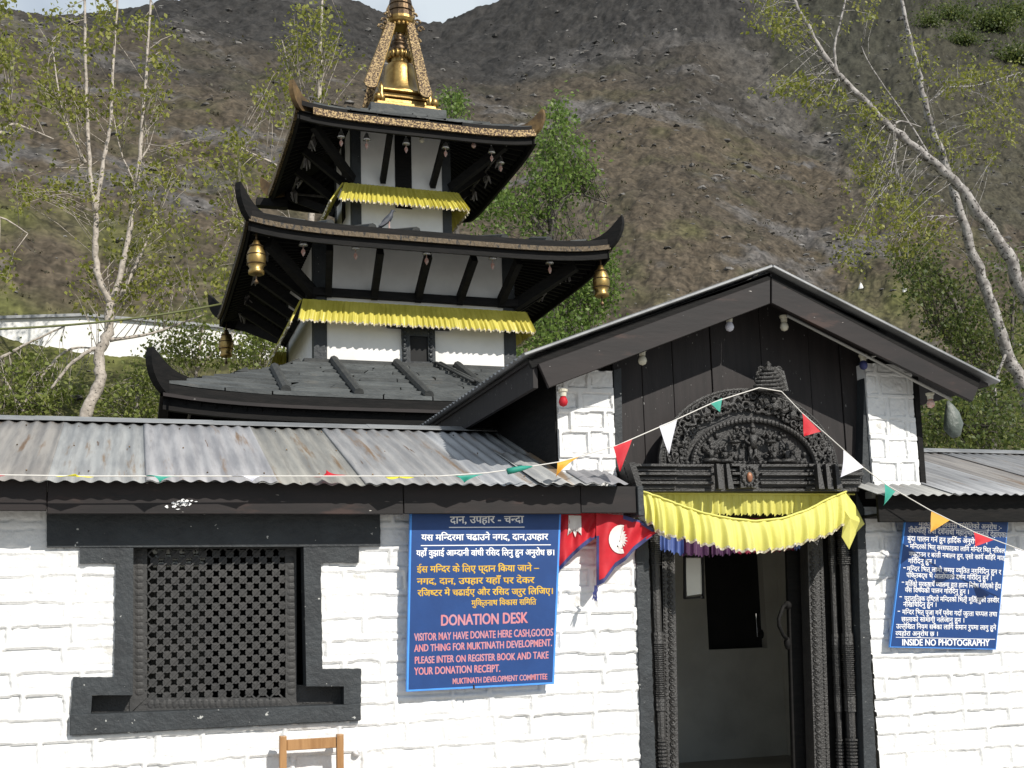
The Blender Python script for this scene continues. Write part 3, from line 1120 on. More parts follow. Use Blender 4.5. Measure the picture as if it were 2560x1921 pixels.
# crest: tiered canopy mask above the arch
m = MB()
for k in range(6):
    v = 843 - k * 8.2
    half = (34, 32, 29, 25, 20, 13)[k]
    pts = []
    for j in range(13):
        a = -1.15 + 2.3 * j / 12
        pts.append(P(1657 + half * sin(a) / .92, v - 3.5 * sin(a) * 0 + 5 * cos(a) - 4 - (2.0 * sin(a)), YT - .06) + Vector((0, -.07 * cos(a), 0)))
    m.tube(pts, .0115, 6)
m.lathe(P(1660, 800, YT - .07), [(.055, 0), (.04, .02), (.022, .03), (.025, .045), (.008, .07)], 8)
m.prism([P(1628, 850, YT), P(1694, 848, YT), P(1684, 806, YT), P(1664, 796, YT), P(1640, 806, YT)], (0, -.07, 0))
for s, uu in ((-1, 1632), (1, 1688)):
    for k, (du, dv) in enumerate(((0, 0), (2, -14), (5, -28), (9, -38))):
        c = P(uu - s * du, 838 + dv, YT - .05)
        pts = [c + Vector((.028 * (1 - q / 9) * cos(s * q * .8), -.012, .028 * (1 - q / 9) * sin(q * .8))) for q in range(8)]
        m.tube(pts, .011, 6)
        m.ball(c, .018, 6)
m.build('crest', M['carved'], TY)

# ---------------------------------------------------------------- pagoda
PCY_ = 16.0
PG = empty('pagoda_temple', (3.64, PCY_, 0), 'three tiered dark wooden pagoda temple with white walls and gilded spire behind the gatehouse', 'pagoda')
TIERS = []


def tier_roof(cx, he, ze, ht, zt, thick, lift, name, mat, top_n=18, slat=None, roll=0, seed=1):
    """square roof: eave half size he at ze, top half size ht at zt"""
    r = random.Random(seed)
    T = empty(name, (0, 0, 0), None, None)
    T.parent = PG
    mb, cols = MB(), []
    corners = [(-1, -1), (1, -1), (1, 1), (-1, 1)]

    def pt(side, s, q, dz=0.0):
        (ax, ay), (bx, by) = corners[side], corners[(side + 1) % 4]
        x, y = lerp(ax, bx, s), lerp(ay, by, s)
        h = lerp(he, ht, q)
        up = lift * abs(2 * s - 1) ** 5 * (1 - q) ** 2
        return Vector((cx + x * h, PCY_ + y * h, lerp(ze, zt, q) + up + dz))
    N = 24
    courses = slat or 1
    for side in range(4):
        for c in range(courses):
            q0, q1 = c / courses, (c + 1.12) / courses
            q1 = min(q1, 1.0)
            # broken slabs in each course
            s = 0.0
            while s < .999:
                e = min(1.0, s + (r.uniform(.07, .19) if slat else 1.0))
                if 1 - e < .03: e = 1.0
                n = max(2, int((e - s) * N))
                jq = r.uniform(-.022, .012) if slat else 0
                ra = .026 + r.uniform(-.008, .014) if slat else 0.0
                rb = .002 if slat else 0.0
                ra2 = ra + (r.uniform(-.01, .01) if slat else 0)
                rows = []
                t = r.uniform(.7, 1.25)
                for j, q in enumerate((max(q0 + jq, 0), q1)):
                    rows.append([pt(side, lerp(s + .0012, e - .0012, i / n), q, lerp(ra if j == 0 else rb, ra2 if j == 0 else rb, i / n)) for i in range(n + 1)])
                # small front edge of the slab
                low = [p + Vector((0, 0, -(ra + .004))) for p in rows[0]] if slat else None
                if low: rows = [low] + rows
                mb.grid(rows)
                cols += [(t, t, t, 1)] * (len(rows) * (n + 1))
                s = e
    mb.build('roof_covering', mat, T, colors=cols)
    # soffit
    mb = MB()
    for side in range(4):
        mb.grid([[pt(side, i / N, q, -thick) for i in range(N + 1)] for q in (0.0, .5, .98)])
    mb.build('soffit', M['blackwood'], T)
    # rafters
    mb = MB()
    nr = int(he * 2 / .16)
    for side in range(4):
        for k in range(1, nr):
            s = k / nr
            qm = min(.95, 2 * min(s, 1 - s) * he / max(he - ht, .01))
            a, b = pt(side, s, .03, -thick - .035), pt(side, s, .95, -thick - .035)
            (ax, ay), (bx, by) = corners[side], corners[(side + 1) % 4]
            mb.beam(a, b, .05, .06)
    mb.build('rafters', M['blackwood'], T)
    return T, pt


def eave_band(pt, T, d0, d1, out, mat, name, N=24, s0=0.0, s1=1.0, sides=(0, 1, 2, 3)):
    """board along the eaves between heights d0 (top) and d1 (bottom)"""
    mb = MB()
    for side in sides:
        nrm = [Vector((0, -1, 0)), Vector((1, 0, 0)), Vector((0, 1, 0)), Vector((-1, 0, 0))][side] * out
        rows = [[], [], [], []]
        for i in range(N + 1):
            s = lerp(s0, s1, i / N)
            p = pt(side, s, 0.0)
            rows[0].append(p + Vector((0, 0, d0)) - nrm * .4)
            rows[1].append(p + Vector((0, 0, d0)) + nrm)
            rows[2].append(p + Vector((0, 0, d1)) + nrm)
            rows[3].append(p + Vector((0, 0, d1)) - nrm * .4)
        mb.grid([rows[3], rows[2], rows[1], rows[0]])
    return mb.build(name, mat, T)


def horn(cx, he, z, length, rise, h0, mat, T, thick=.07, curl=1.0):
    """four upswept crescent blades at the corners"""
    for (ax, ay) in ((-1, -1), (1, -1), (1, 1), (-1, 1)):
        d = Vector((ax, ay, 0)).normalized()
        base = Vector((cx + ax * he, PCY_ + ay * he, z))
        side = Vector((-d.y, d.x, 0)) * thick / 2
        top, bot = [], []
        n = 10
        for i in range(n + 1):
            t = i / n
            a = t * 1.35 * curl
            cp = base + d * (-length * .55 + length * (t ** .8) * (1.05 - .25 * t)) + Vector((0, 0, rise * t ** 2.2))
            tang = Vector((0, 0, 1)) * (cos(a)) - d * sin(a)
            hh = h0 * (1 - t) ** .75 * (.62 + .9 * t) + .006
            top.append(cp + tang * hh * .5)
            bot.append(cp - tang * hh * .5)
        mb = MB()
        rows = [[p + side for p in top], [p - side for p in top], [p - side for p in bot], [p + side for p in bot], [p + side for p in top]]
        mb.grid(rows)
        e0 = [rows[k][0] for k in range(4)]
        mb.add(e0, [(0, 1, 2, 3)])
        mb.build('corner_horn', mat, T)


def tier_wall(cx, hw, z0, z1, name, posts=True, post_w=.16):
    T = empty(name, (0, 0, 0), None, None)
    T.parent = PG
    mb = MB()
    mb.box(cx - hw, cx + hw, PCY_ - hw, PCY_ + hw, z0, z1)
    mb.build('plaster_wall', M['plaster'], T)
    if posts:
        for ax in (-1, 1):
            for ay in (-1, 1):
                mb = MB()
                x, y = cx + ax * (hw - post_w / 2 + .012), PCY_ + ay * (hw - post_w / 2 + .012)
                mb.box(x - post_w / 2, x + post_w / 2, y - post_w / 2, y + post_w / 2, z0, z1)
                mb.build('corner_post', M['slatepaint'], T)
    return T


def struts(cx, hw, he, zw, zt, fr_wall, inset, T, wx=.085, wz=.12):
    """slanting struts from the wall up to the eaves on four sides"""
    for side in range(4):
        q = Matrix.Rotation(side * pi / 2, 3, 'Z')
        for f in fr_wall:
            a = Vector((f * hw, -hw - .02, 0))
            b = Vector((f * hw * 1.07, -(he - inset), 0))
            a, b = q @ a, q @ b
            mb = MB()
            mb.beam((cx + a.x, PCY_ + a.y, zw), (cx + b.x, PCY_ + b.y, zt), wx, wz)
            mb.build('strut', M['blackwood'], T)
        a, b = q @ Vector((-hw, -hw, 0)), q @ Vector((-(he - inset), -(he - inset), 0))
        mb = MB()
        mb.beam((cx + a.x, PCY_ + a.y, zw), (cx + b.x, PCY_ + b.y, zt), wx * 1.1, wz * 1.2)
        mb.build('corner_strut', M['blackwood'], T)


# lower tier -----------------------------------------------------
c3, h3 = 3.60, 3.27
ze3 = P(700, 857, PCY_ - h3).z
hw2 = 1.36
zb2 = P(850, 790, PCY_ - hw2).z
R3, pt3 = tier_roof(c3, h3, ze3, hw2 + .12, zb2 - .02, .16, .10, 'lower_roof', M['slate'], slat=9, seed=3)
eave_band(pt3, R3, -.012, -.12, .0, M['blackwood'], 'eave_board')
eave_band(pt3, R3, -.118, -.155, .03, M['fascia'], 'eave_strip')
eave_band(pt3, R3, -.153, -.30, -.06, M['blackwood'], 'eave_beam')
horn(c3, h3, ze3 + .06, .80, .38, .44, M['blackwood'], R3, .09)
# rolls lying down the slope
for side in range(4):
    for s0 in (.20, .325, .45, .575, .70, .82):
        q1 = min(.93, 2.0 * min(s0, 1 - s0) * 1.1)
        a = pt3(side, s0 + .0, .04, .035)
        b0 = pt3(side, .5 + (s0 - .5) * h3 / (hw2 + .12) * .62 if False else s0, .97, .035)
        # rolls run straight down the slope, so on a square hipped roof they keep their offset along the eave
        (ax, ay), (bx, by) = [(-1, -1), (1, -1), (1, 1), (-1, 1)][side], [(-1, -1), (1, -1), (1, 1), (-1, 1)][(side + 1) % 4]
        off = (2 * s0 - 1) * h3
        qe = .97 if abs(off) < hw2 else max(.15, 1 - (abs(off) - hw2 * .98) / (h3 - hw2) - .04)
        def at(q, dz):
            h = lerp(h3, hw2 + .12, q)
            s = (off / h + 1) / 2
            return pt3(side, min(max(s, 0), 1), q, dz)
        mb = MB()
        mb.tube([at(.035, .04), at(qe * .5, .04), at(qe, .045)], .058, 8)
        mb.build('batten_roll', M['rollwood'], R3, smooth=False)
W3 = tier_wall(c3, 2.25, 0, ze3 + .18, 'lower_storey', post_w=.25)
mb = MB()
for ax in (-1, 1):
    mb.box(c3 + ax * 2.262 - .01, c3 + ax * 2.262 + .01, PCY_ - 2.2, PCY_ + 2.2, 1.0, ze3 + .2)
mb.box(c3 - 2.2, c3 + 2.2, PCY_ - 2.27, PCY_ - 2.255, 1.0, ze3 + .2)
mb.build('dark_panelling', M['blackwood'], W3)
# kerb strip round the foot of the middle storey
mb = MB()
hk = hw2 + .16
for a in ((c3 - hk, c3 + hk, PCY_ - hk, PCY_ - hk + .05), (c3 - hk, c3 + hk, PCY_ + hk - .05, PCY_ + hk), (c3 - hk, c3 - hk + .05, PCY_ - hk + .05, PCY_ + hk - .05), (c3 + hk - .05, c3 + hk, PCY_ - hk + .05, PCY_ + hk - .05)):
    mb.box(*a, zb2 - .14, zb2 + .015)
mb.build('plinth_board', M['rollwood'], R3, bevel=.004)

# middle tier ----------------------------------------------------
c2, h2 = 3.65, 2.34
ze2 = P(920, 506, PCY_ - h2).z
hw1 = .70
zb1 = ze2 + .50
R2, pt2 = tier_roof(c2, h2, ze2, hw1 + .06, zb1, .12, .10, 'middle_roof', M['slate'], slat=7, seed=5)
eave_band(pt2, R2, .03, -.055, .02, M['blackwood'], 'eave_board')
eave_band(pt2, R2, -.053, -.115, .035, M['goldrel'] if False else mk('tarnished_text_strip', (.085, .062, .036), (.018, .0165, .015), 26, .55, .3, bump=.8, lo=.52, hi=.62, stretch=(1, 1, .5)), 'inscribed_strip', s0=.0, s1=1.0)
eave_band(pt2, R2, -.113, -.23, -.02, M['blackwood'], 'eave_beam')
horn(c2, h2, ze2 + .03, .78, .38, .33, M['blackwood'], R2, .08)
W2 = tier_wall(c3, hw2, zb2 - .2, ze2 + .17, 'middle_storey', post_w=.17)
zv = P(900, 665, PCY_ - hw2).z
# window in the front wall
mb = MB()
yf = PCY_ - hw2
A = [P(u, v, yf) for u, v in ((866, 708), (937, 712), (939, 790), (869, 788))]
Bq = [P(u, v, yf) for u, v in ((883, 728), (922, 730), (924, 784), (885, 783))]
for i in range(4):
    j = (i + 1) % 4
    mb.prism([A[i], A[j], Bq[j], Bq[i]], (0, -.06, 0))
mb.prism([P(822, 700, yf), P(985, 708, yf), P(970, 716, yf), P(838, 710, yf)], (0, -.08, 0))
for k in range(7):
    mb.ball(P(874, 716 + k * 10, yf - .06), .03, 6)
    mb.ball(P(931, 718 + k * 10, yf - .06), .03, 6)
wf = mb.build('window_frame', M['slatepaint'], W2)
mb = MB()
mb.prism([Bq[0], Bq[1], Bq[2], Bq[3]], (0, -.02, 0))  # solid black panel painted in for the dark of the opening
mb.build('dark_opening_panel', M['void'], W2)
mb = MB()
for side in range(4):
    q = Matrix.Rotation(side * pi / 2, 3, 'Z')
    a, b = q @ Vector((-hw2 - .06, -hw2 - .05, 0)), q @ Vector((hw2 + .06, -hw2 - .05, 0))
    mb.beam((c3 + a.x, PCY_ + a.y, zv + .12), (c3 + b.x, PCY_ + b.y, zv + .12), .09, .10)
mb.build('cornice', M['blackwood'], W2)
struts(c3, hw2, h2, zv + .1, ze2 - .16, (-.87, -.43, 0.0, .42, .84), .32, W2)

# upper tier -----------------------------------------------------
c1, h1 = 3.625, 1.63
ze1 = P(930, 262, PCY_ - h1).z
R1, pt1 = tier_roof(c1, h1, ze1, .34, ze1 + .66, .11, .07, 'upper_roof', M['slate'], slat=5, seed=8)
eave_band(pt1, R1, .03, -.035, .0, M['blackwood'], 'eave_board')
eave_band(pt1, R1, -.034, -.125, .03, M['goldrel'], 'gilded_strip', s0=.06)
eave_band(pt1, R1, -.123, -.235, -.03, M['blackwood'], 'eave_beam')
horn(c1, h1, ze1 + .03, .52, .28, .30, M['brownhorn'], R1, .07)
W1 = tier_wall(3.575, hw1, zb1 - .15, ze1 + .35, 'upper_storey', post_w=.13)
cw1 = 3.575
for side in range(4):
    mb = MB()
    q = Matrix.Rotation(side * pi / 2, 3, 'Z')
    for f0, f1 in ((-.14, .20),):
        a = q @ Vector((f0 * hw1, -hw1 - .012, 0))
        b = q @ Vector((f1 * hw1, -hw1 + .03, 0))
        x0, x1 = sorted((a.x, b.x)); y0, y1 = sorted((a.y, b.y))
        mb.box(cw1 + x0, cw1 + x1, PCY_ + y0, PCY_ + y1, zb1 + .42, ze1 + .3)
    mb.build('middle_post', M['blackwood'], W1)
zv1 = P(870, 400, PCY_ - hw1 - .1).z
struts(cw1, hw1, h1, zv1 + .05, ze1 - .1, (-.40, .62), .30, W1, .075, .10)
mb = MB()
mb.box(c1 - h1 - .22, c1 - h1 + .25, PCY_ + h1 - .35, PCY_ + h1 - .2, ze1 - .3, ze1 - .18)
mb.build('projecting_beam', M['blackwood'], R1)

# bell rails -----------------------------------------------------


def rail(cx, h, z, T, rad=.016):
    mb = MB()
    c = [Vector((cx + a * h, PCY_ + b * h, z)) for a, b in ((-1, -1), (1, -1), (1, 1), (-1, 1))]
    mb.tube(c + [c[0]], rad, 6)
    return mb.build('bell_rail', M['pipe'], T)


zr1, zr2 = P(910, 291, PCY_ - 1.32).z, P(930, 523, PCY_ - 2.05).z
rail(c1, 1.32, zr1, R1, .022)
rail(c2, 2.05, zr2, R2, .026)
zr3 = P(600, 880, PCY_ - 2.95).z
rail(c3, 2.95, zr3, R3, .02)

# finial -----------------------------------------------------------
FN = empty('gilded_spire', (0, 0, 0), None, None)
FN.parent = PG
fc = Vector((P(864, 220, PCY_).x, PCY_, P(872, 236, PCY_ - .35).z))
mb = MB()
mb.box(fc.x - .56, fc.x + .56, PCY_ - .56, PCY_ + .56, fc.z - .2, fc.z - .04)
mb.build('spire_plinth', M['slate'], FN, bevel=.01, colors=[(1, 1, 1, 1)] * 8)
mb = MB()
for (h, z0, z1) in ((.50, -.038, .0), (.44, .0, .06), (.38, .06, .14), (.41, .14, .17), (.33, .17, .25), (.39, .25, .29)):
    mb.box(fc.x - h, fc.x + h, PCY_ - h, PCY_ + h, fc.z + z0, fc.z + z1 - .002)
mb.build('stepped_base', M['gold'], FN, bevel=.012, seg=2)
mb = MB()
for a in (-1, 1):
    for b in (-1, 1):
        mb.lathe((fc.x + a * .36, PCY_ + b * .36, fc.z + .06), [(.06, 0), (.07, .08), (.035, .16), (.05, .22), (.01, .32)], 8)
        mb.ball((fc.x + a * .42, PCY_ + b * .40, fc.z + .12), .07, 8)
mb.build('corner_ornament', M['gold'], FN, smooth=True)
zt = lambda v: P(865, v, PCY_).z
mb = MB()
z0 = fc.z + .28
hd = zt(143) - z0
mb.lathe((fc.x, PCY_, z0), [(.36, 0), (.37, .02 * hd / .55), (.33, .1 * hd), (.285, .25 * hd), (.25, .5 * hd), (.235, .75 * hd), (.225, .9 * hd), (.19, .98 * hd), (.1, hd)], 28)
mb.build('bell_dome', M['gold'], FN, smooth=True)
mb = MB()
zz = zt(143)
hh = zt(118) - zz
mb.lathe((fc.x, PCY_, zz - .01), [(.11, 0), (.13, hh * .3), (.12, hh * .5), (.19, hh * .8), (.17, hh)], 18)
for k in range(16):
    a = 2 * pi * k / 16
    mb.ball((fc.x + .17 * cos(a), PCY_ + .17 * sin(a), zz + hh * .72), .045, 7, 0, (.8, .8, 1.5))
mb.build('lotus_ring', M['gold'], FN, smooth=True)
mb = MB()
zz = zt(120)
H = zt(72) - zz
mb.lathe((fc.x, PCY_, zz), [(.10, 0), (.145, H * .1), (.15, H * .2), (.10, H * .32), (.13, H * .38), (.135, H * .44), (.075, H * .5), (.11, H * .55), (.11, H * .6), (.05, H * .68), (.075, H * .76), (.075, H * .84), (.04, H * .93), (.008, H)], 18)
mb.build('stacked_finial', M['bronze'], FN, smooth=True)
# umbrella carried on four flat gilded bands
zu = zt(44)
mb = MB()
hu = zt(0) - zu
prof = []
rr = .215
for k in range(9):
    q = k * hu * .33
    r0 = .215 - .018 * k
    prof += [(r0, q), (r0 * .93, q + hu * .24), (r0 * .85, q + hu * .30)]
mb.lathe((fc.x + .03, PCY_, zu), prof + [(.01, hu * 3.2)], 16)
mb.build('umbrella', M['bronze'], FN)
mb = MB()
mb.lathe((fc.x + .03, PCY_, zu - .13), [(.14, 0), (.20, .05), (.22, .09), (.215, .13)], 16)
for k in range(16):
    a = 2 * pi * k / 16
    mb.ball((fc.x + .03 + .17 * cos(a), PCY_ + .17 * sin(a), zu - .13), .03, 6)
mb.build('umbrella_collar', M['gold'], FN)
for (ax, uu, vv, u0) in ((-1, 800, 182, 845), (1, 919, 202, 886)):
    y = PCY_ - .32
    a, b = P(u0, 52, PCY_ - .12), P(uu, vv, PCY_ - .55)
    d = (b - a).normalized()
    sd = Vector((1, 0, 0)) - d * d.x
    sd.normalize()
    n = d.cross(sd).normalized()
    mb = MB()
    hwid = .075
    pts = [a - sd * hwid * .8, a + sd * hwid * .8, b + sd * hwid * 1.15]
    for k in range(1, 8):
        t = pi * k / 8
        pts.append(b + sd * hwid * 1.15 * cos(t) + d * hwid * 1.2 * sin(t))
    pts.append(b - sd * hwid * 1.15)
    mb.prism(pts, n * .025)
    bd = mb.build('hanging_band', M['goldrel'], FN)
    mb = MB()
    for q in (-1, 1):
        mb.tube([a + sd * hwid * .8 * q - n * .01, b + sd * hwid * 1.15 * q - n * .01], .014, 6)
    mb.build('band_edge', M['gold'], bd)
    # curled leaf ornaments at the top
    mb = MB()
    for k in range(5):
        c = a + Vector((ax * (.05 + .05 * (k % 3)), -.02, .12 - .10 * k))
        mb.tube([c + Vector((ax * .055 * (1 - j / 10) * cos(j * .75), 0, .055 * (1 - j / 10) * sin(j * .75))) for j in range(9)], .018, 6)
    mb.tube([a + Vector((ax * .04, 0, .1)), a + Vector((ax * .05, 0, .22)), a + Vector((ax * .03, 0, .3))], [.03, .025, .006], 6)
    mb.build('leaf_ornament', M['goldrel'], FN)
# back pair of bands (hidden behind from the front, still part of the frame)
for ax in (-1, 1):
    mb = MB()
    mb.beam((fc.x + ax * .13, PCY_ + .12, zu), (fc.x + ax * .42, PCY_ + .5, fc.z + .3), .13, .025, up=(0, 1, 0))
    mb.build('hanging_band', M['goldrel'], FN)

# wind bells ---------------------------------------------------------
ORD = ['first', 'second', 'third', 'fourth', 'fifth', 'sixth', 'seventh', 'eighth', 'ninth']


def wind_bell(loc, s=1.0):
    e = empty('wind_bell', loc, None, None)
    L = Vector(loc)
    mb = MB()
    mb.tube([L, L + Vector((0, 0, -.05 * s))], .007 * s, 5)
    mb.lathe(L + Vector((0, 0, -.15 * s)), [(.056 * s, 0), (.05 * s, .02 * s), (.036 * s, .055 * s), (.025 * s, .085 * s), (.012 * s, .105 * s)], 12)
    mb.build('bell', M['silver'], e, smooth=True)
    mb = MB()
    mb.tube([L + Vector((0, 0, -.14 * s)), L + Vector((0, 0, -.185 * s))], .005 * s, 4)
    z = L.z - .18 * s
    mb.prism([Vector((L.x + x * s, L.y - .004, z + y * s)) for x, y in ((0, 0), (.022, -.03), (.026, -.055), (.012, -.085), (0, -.105), (-.012, -.085), (-.026, -.055), (-.022, -.03))], (0, .008, 0))
    mb.build('clapper_leaf', M['leaf_red'], e)
    return e


b0 = None
up_u = [737, 792, 877, 962, 1061, 1088]
lo_u = [655, 768, 921, 1063, 1186]
for tname, us, hh, zr, cx, g_ in (('top roof', up_u, 1.32, zr1, c1, 'bells on the top roof rail'), ('middle roof', lo_u, 2.05, zr2, c2, 'bells on the middle roof rail')):
    for k, u in enumerate(us):
        vv = 300 if tname == 'top roof' else 530
        x = P(u, vv, PCY_ - hh).x
        y = PCY_ - hh
        if u == 1088: x, y = cx + 1.32, PCY_ - 1.0
        sc = 1.0 if tname == 'top roof' else 1.08
        if b0 is None:
            e = b0 = wind_bell((x, y, zr - .02), .95)
        else:
            e = copy_tree(b0)
            e.location = (x, y, zr - .02)
        if tname != 'top roof': e.scale = (1.08, 1.08, 1.08)
        e.rotation_euler.z = .3 * sin(k * 2.1)
        where = ORD[k] + ' silver bell from the left with leaf clapper under the front of the ' + tname
        if u == 1088: where = 'silver bell with leaf clapper at the right corner under the top roof side rail'
        tag(e, where, 'bell', g_)

# small bulbs on the rails
bulb0 = None
k = 0
for (u, v, Yb, mt, lab) in ((911, 292, PCY_ - 1.32, 'ceramic', 'pale bulb holder on the top roof rail between third and fourth bell'),
                            (1023, 308, PCY_ - 1.32, 'leaf_red', 'small red bulb on the top roof rail right of the fourth bell'),
                            (672, 506, PCY_ - 2.05, 'bronze', 'brown bulb holder on the middle roof rail right of the first bell'),
                            (799, 522, PCY_ - 2.05, 'leaf_red', 'small orange bulb on the middle roof rail right of the second bell'),
                            (1045, 545, PCY_ - 2.05, 'pipe', 'grey bulb holder on the middle roof rail left of the fourth bell'),
                            (1165, 556, PCY_ - 2.05, 'bronze', 'brown bulb holder on the middle roof rail left of the fifth bell'),
                            (617, 886, PCY_ - 2.95, 'pipe', 'grey bulb on the lowest rail above the long tin roof'),
                            (716, 900, PCY_ - 2.95, 'pipe', 'dim bulb near the middle of the lowest rail over the tin roof'),
                            (520, 879, PCY_ - 2.95, 'pipe', 'leftmost dim bulb on the lowest rail under the slate roof')):
    zrail = zr1 if Yb > PCY_ - 1.4 else (zr2 if Yb > PCY_ - 2.2 else zr3)
    x = P(u, v, Yb).x
    L = Vector((x, Yb, zrail - .015))
    mb = MB()
    mb.lathe(L + Vector((0, 0, -.10)), [(.012, 0), (.032, .02), (.034, .04), (.02, .065), (.02, .10)], 10)
    tag(mb.build('small_bulb', M[mt], smooth=True), lab, 'light bulb', 'small bulbs on the pagoda rails')

# hanging jars at the corners of the middle roof
jar0 = None
for (u, v, a, b, lab) in ((557, 505, -1, -1, 'golden jar shaped bell hanging at the left front corner of the middle roof'),
                          (1275, 540, 1, -1, 'golden jar shaped bell hanging at the right front corner of the middle roof'),
                          (518, 690, -1, 1, 'dark jar shaped bell hanging at the rear left corner of the middle roof')):
    L = Vector((c2 + a * (h2 - .10), PCY_ + b * (h2 - .10), ze2 - .20))
    if jar0 is None:
        e = jar0 = empty('hanging_jar', L, lab, 'bell', 'jar bells at the middle roof corners')
        mb = MB()
        mb.lathe(L + Vector((0, 0, -.44)), [(.075, 0), (.095, .01), (.095, .05), (.075, .07), (.105, .12), (.115, .2), (.105, .27), (.075, .34), (.045, .39), (.03, .43), (.012, .44)], 20)
        mb.build('jar_body', M['gold'], e, smooth=True)
        mb = MB()
        for zz in (.12, .235, .345):
            mb.lathe(L + Vector((0, 0, -.44 + zz)), [(.115 if zz < .3 else .082, 0), (.119 if zz < .3 else .086, .006), (.115 if zz < .3 else .08, .012)], 20)
        mb.build('raised_band', M['bronze'], e)
        mb = MB()
        mb.tube([L, L + Vector((0, 0, .12))], .012, 6)
        mb.tube([L + Vector((0, 0, -.43)), L + Vector((0, 0, -.52))], .012, 6)
        mb.ball(L + Vector((0, 0, -.53)), .028, 6)
        mb.build('hanger', M['bronze'], e)
    else:
        e = copy_tree(jar0)
        e.location = L
        tag(e, lab, 'bell', 'jar bells at the middle roof corners')
# knotted cloth tassels along the side rails
for (cx, h, z, nm, n_) in ((c1, 1.32, zr1, 'top', 4), (c2, 2.05, zr2, 'middle', 4)):
    for sd in (-1, 1):
        mb = MB()
        r = random.Random(int(h * 100) + sd)
        for k in range(n_):
            mb = MB()
            y = PCY_ - h + (k + .6) * 2 * h / n_
            c = Vector((cx + sd * h, y, z - .03))
            for j in range(4):
                mb.tube([c, c + Vector((r.uniform(-.05, .05), r.uniform(-.1, .1), -.08)), c + Vector((r.uniform(-.06, .06), r.uniform(-.14, .14), -.18))], [.018, .022, .008], 5)
            mb.build('knotted_scarf', M['pipe'], R1 if nm == 'top' else R2)

# access ladder leaning on the lower roof beside the window
mb = MB()
ys_ = PCY_ - hw2 - .2
for du in (0, 9):
    mb.tube([P(935 + du, 786, ys_ + .1), P(943 + du, 784, ys_), P(985 + du, 806, ys_ - .55), P(1022 + du, 824, ys_ - 1.0)], .02, 6)
    mb.tube([P(936 + du, 788, ys_ + .1), P(934 + du, 800, ys_ + .1)], .02, 6)
tag(mb.build('bent_pipe', M['rollwood'], smooth=True), 'bent grey pipe lying down the lower slate roof right of the pagoda window', 'pipe')

# pigeon ---------------------------------------------------------------


def pigeon(p, h, label, facing=1, crouch=False):
    e = empty('pigeon', p, label, 'pigeon')
    L = Vector(p)
    mb = MB()
    f = facing
    if crouch:
        ax = [(-.55, .02), (-.35, .10), (-.1, .2), (.15, .26), (.3, .34), (.36, .46), (.44, .5), (.5, .47)]
    else:
        ax = [(-.42, -.02), (-.30, .12), (-.16, .28), (.02, .46), (.13, .62), (.17, .76), (.22, .86), (.29, .88)]
    rd = [.04, .085, .15, .175, .14, .085, .085, .03]
    mb.tube([L + Vector((f * x * h, 0, z * h)) for x, z in ax], [q * h for q in rd], 10, 0, True, .9, up=(0, 1, 0))
    b = ax[-1]
    mb.tube([L + Vector((f * b[0] * h, 0, b[1] * h)), L + Vector((f * (b[0] + .09) * h, 0, (b[1] - .03) * h))], [.022 * h, .006 * h], 6)
    o = mb.build('body', M['pigeon'], e, smooth=True)
    mb = MB()
    for s in (-1, 1):
        pts = [(-.52, .0), (-.3, .04), (-.05, .22), (.10, .45), (.02, .52), (-.18, .36)] if not crouch else [(-.6, .02), (-.3, .03), (.0, .12), (.2, .25), (.05, .32), (-.3, .18)]
        mb.prism([L + Vector((f * x * h, s * .15 * h, z * h)) for x, z in pts], (0, s * .03 * h, 0))
    mb.build('wing', M['pigeon'], e, bevel=.004)
    if not crouch:
        mb = MB()
        for s in (-1, 1):
            mb.tube([L + Vector((f * .05 * h, s * .06 * h, .34 * h)), L + Vector((f * .06 * h, s * .06 * h, .0))], .018 * h, 5)
            mb.tube([L + Vector((f * .06 * h, s * .06 * h, .01)), L + Vector((f * .14 * h, s * .07 * h, .005))], .012 * h, 4)
        mb.build('leg', M['leaf_red'], e)
    return e


yp = PCY_ - h2 + .06
pp = P(838, 470, yp)
pp.z = ze2 + .055
pigeon(pp, .27, 'grey pigeon standing on the edge of the middle roof below the yellow cloth')
pp = P(1092, 486, yp + .0)
for side_u in (898, 1092, 1180):
    pass
# batten roll ends on the middle roof
for u in (901, 806, 1092, 1187, 715):
    x = P(u, 470, PCY_ - h2).x - c2
    def at2(q, dz):
        h = lerp(h2, hw1 + .06, q)
        return pt2(0, min(max((x / h + 1) / 2, 0), 1), q, dz)
    mb = MB()
    qe = max(.12, min(.95, 1 - (abs(x) - .7) / (h2 - .7)))
    mb.tube([at2(.03, .03), at2(qe * .5, .03), at2(qe * .9, .03)], .055, 8)
    mb.build('batten_roll', M['rollwood'], R2)

# ---------------------------------------------------------------- lettering
DEVA = 'न म त स ल प च ब व ग थ ख घ ज ष ण ध भ य श'.split()
_gc = {}
_gn = {}
_tc = bpy.data.curves.new('lettering', 'FONT')
_to = bpy.data.objects.new('lettering', _tc)
COL.objects.link(_to)
_tc.size = 1.0
_tc.resolution_u = 3


def _eval(s, bold):
    _tc.body = s
    _tc.offset = bold
    _to.update_tag()
    dg = bpy.context.evaluated_depsgraph_get()
    dg.update()
    e = _to.evaluated_get(dg)
    me = e.to_mesh()
    vs = [(v.co.x, v.co.y) for v in me.vertices]
    fs = [tuple(p.vertices) for p in me.polygons]
    e.to_mesh_clear()
    return vs, fs


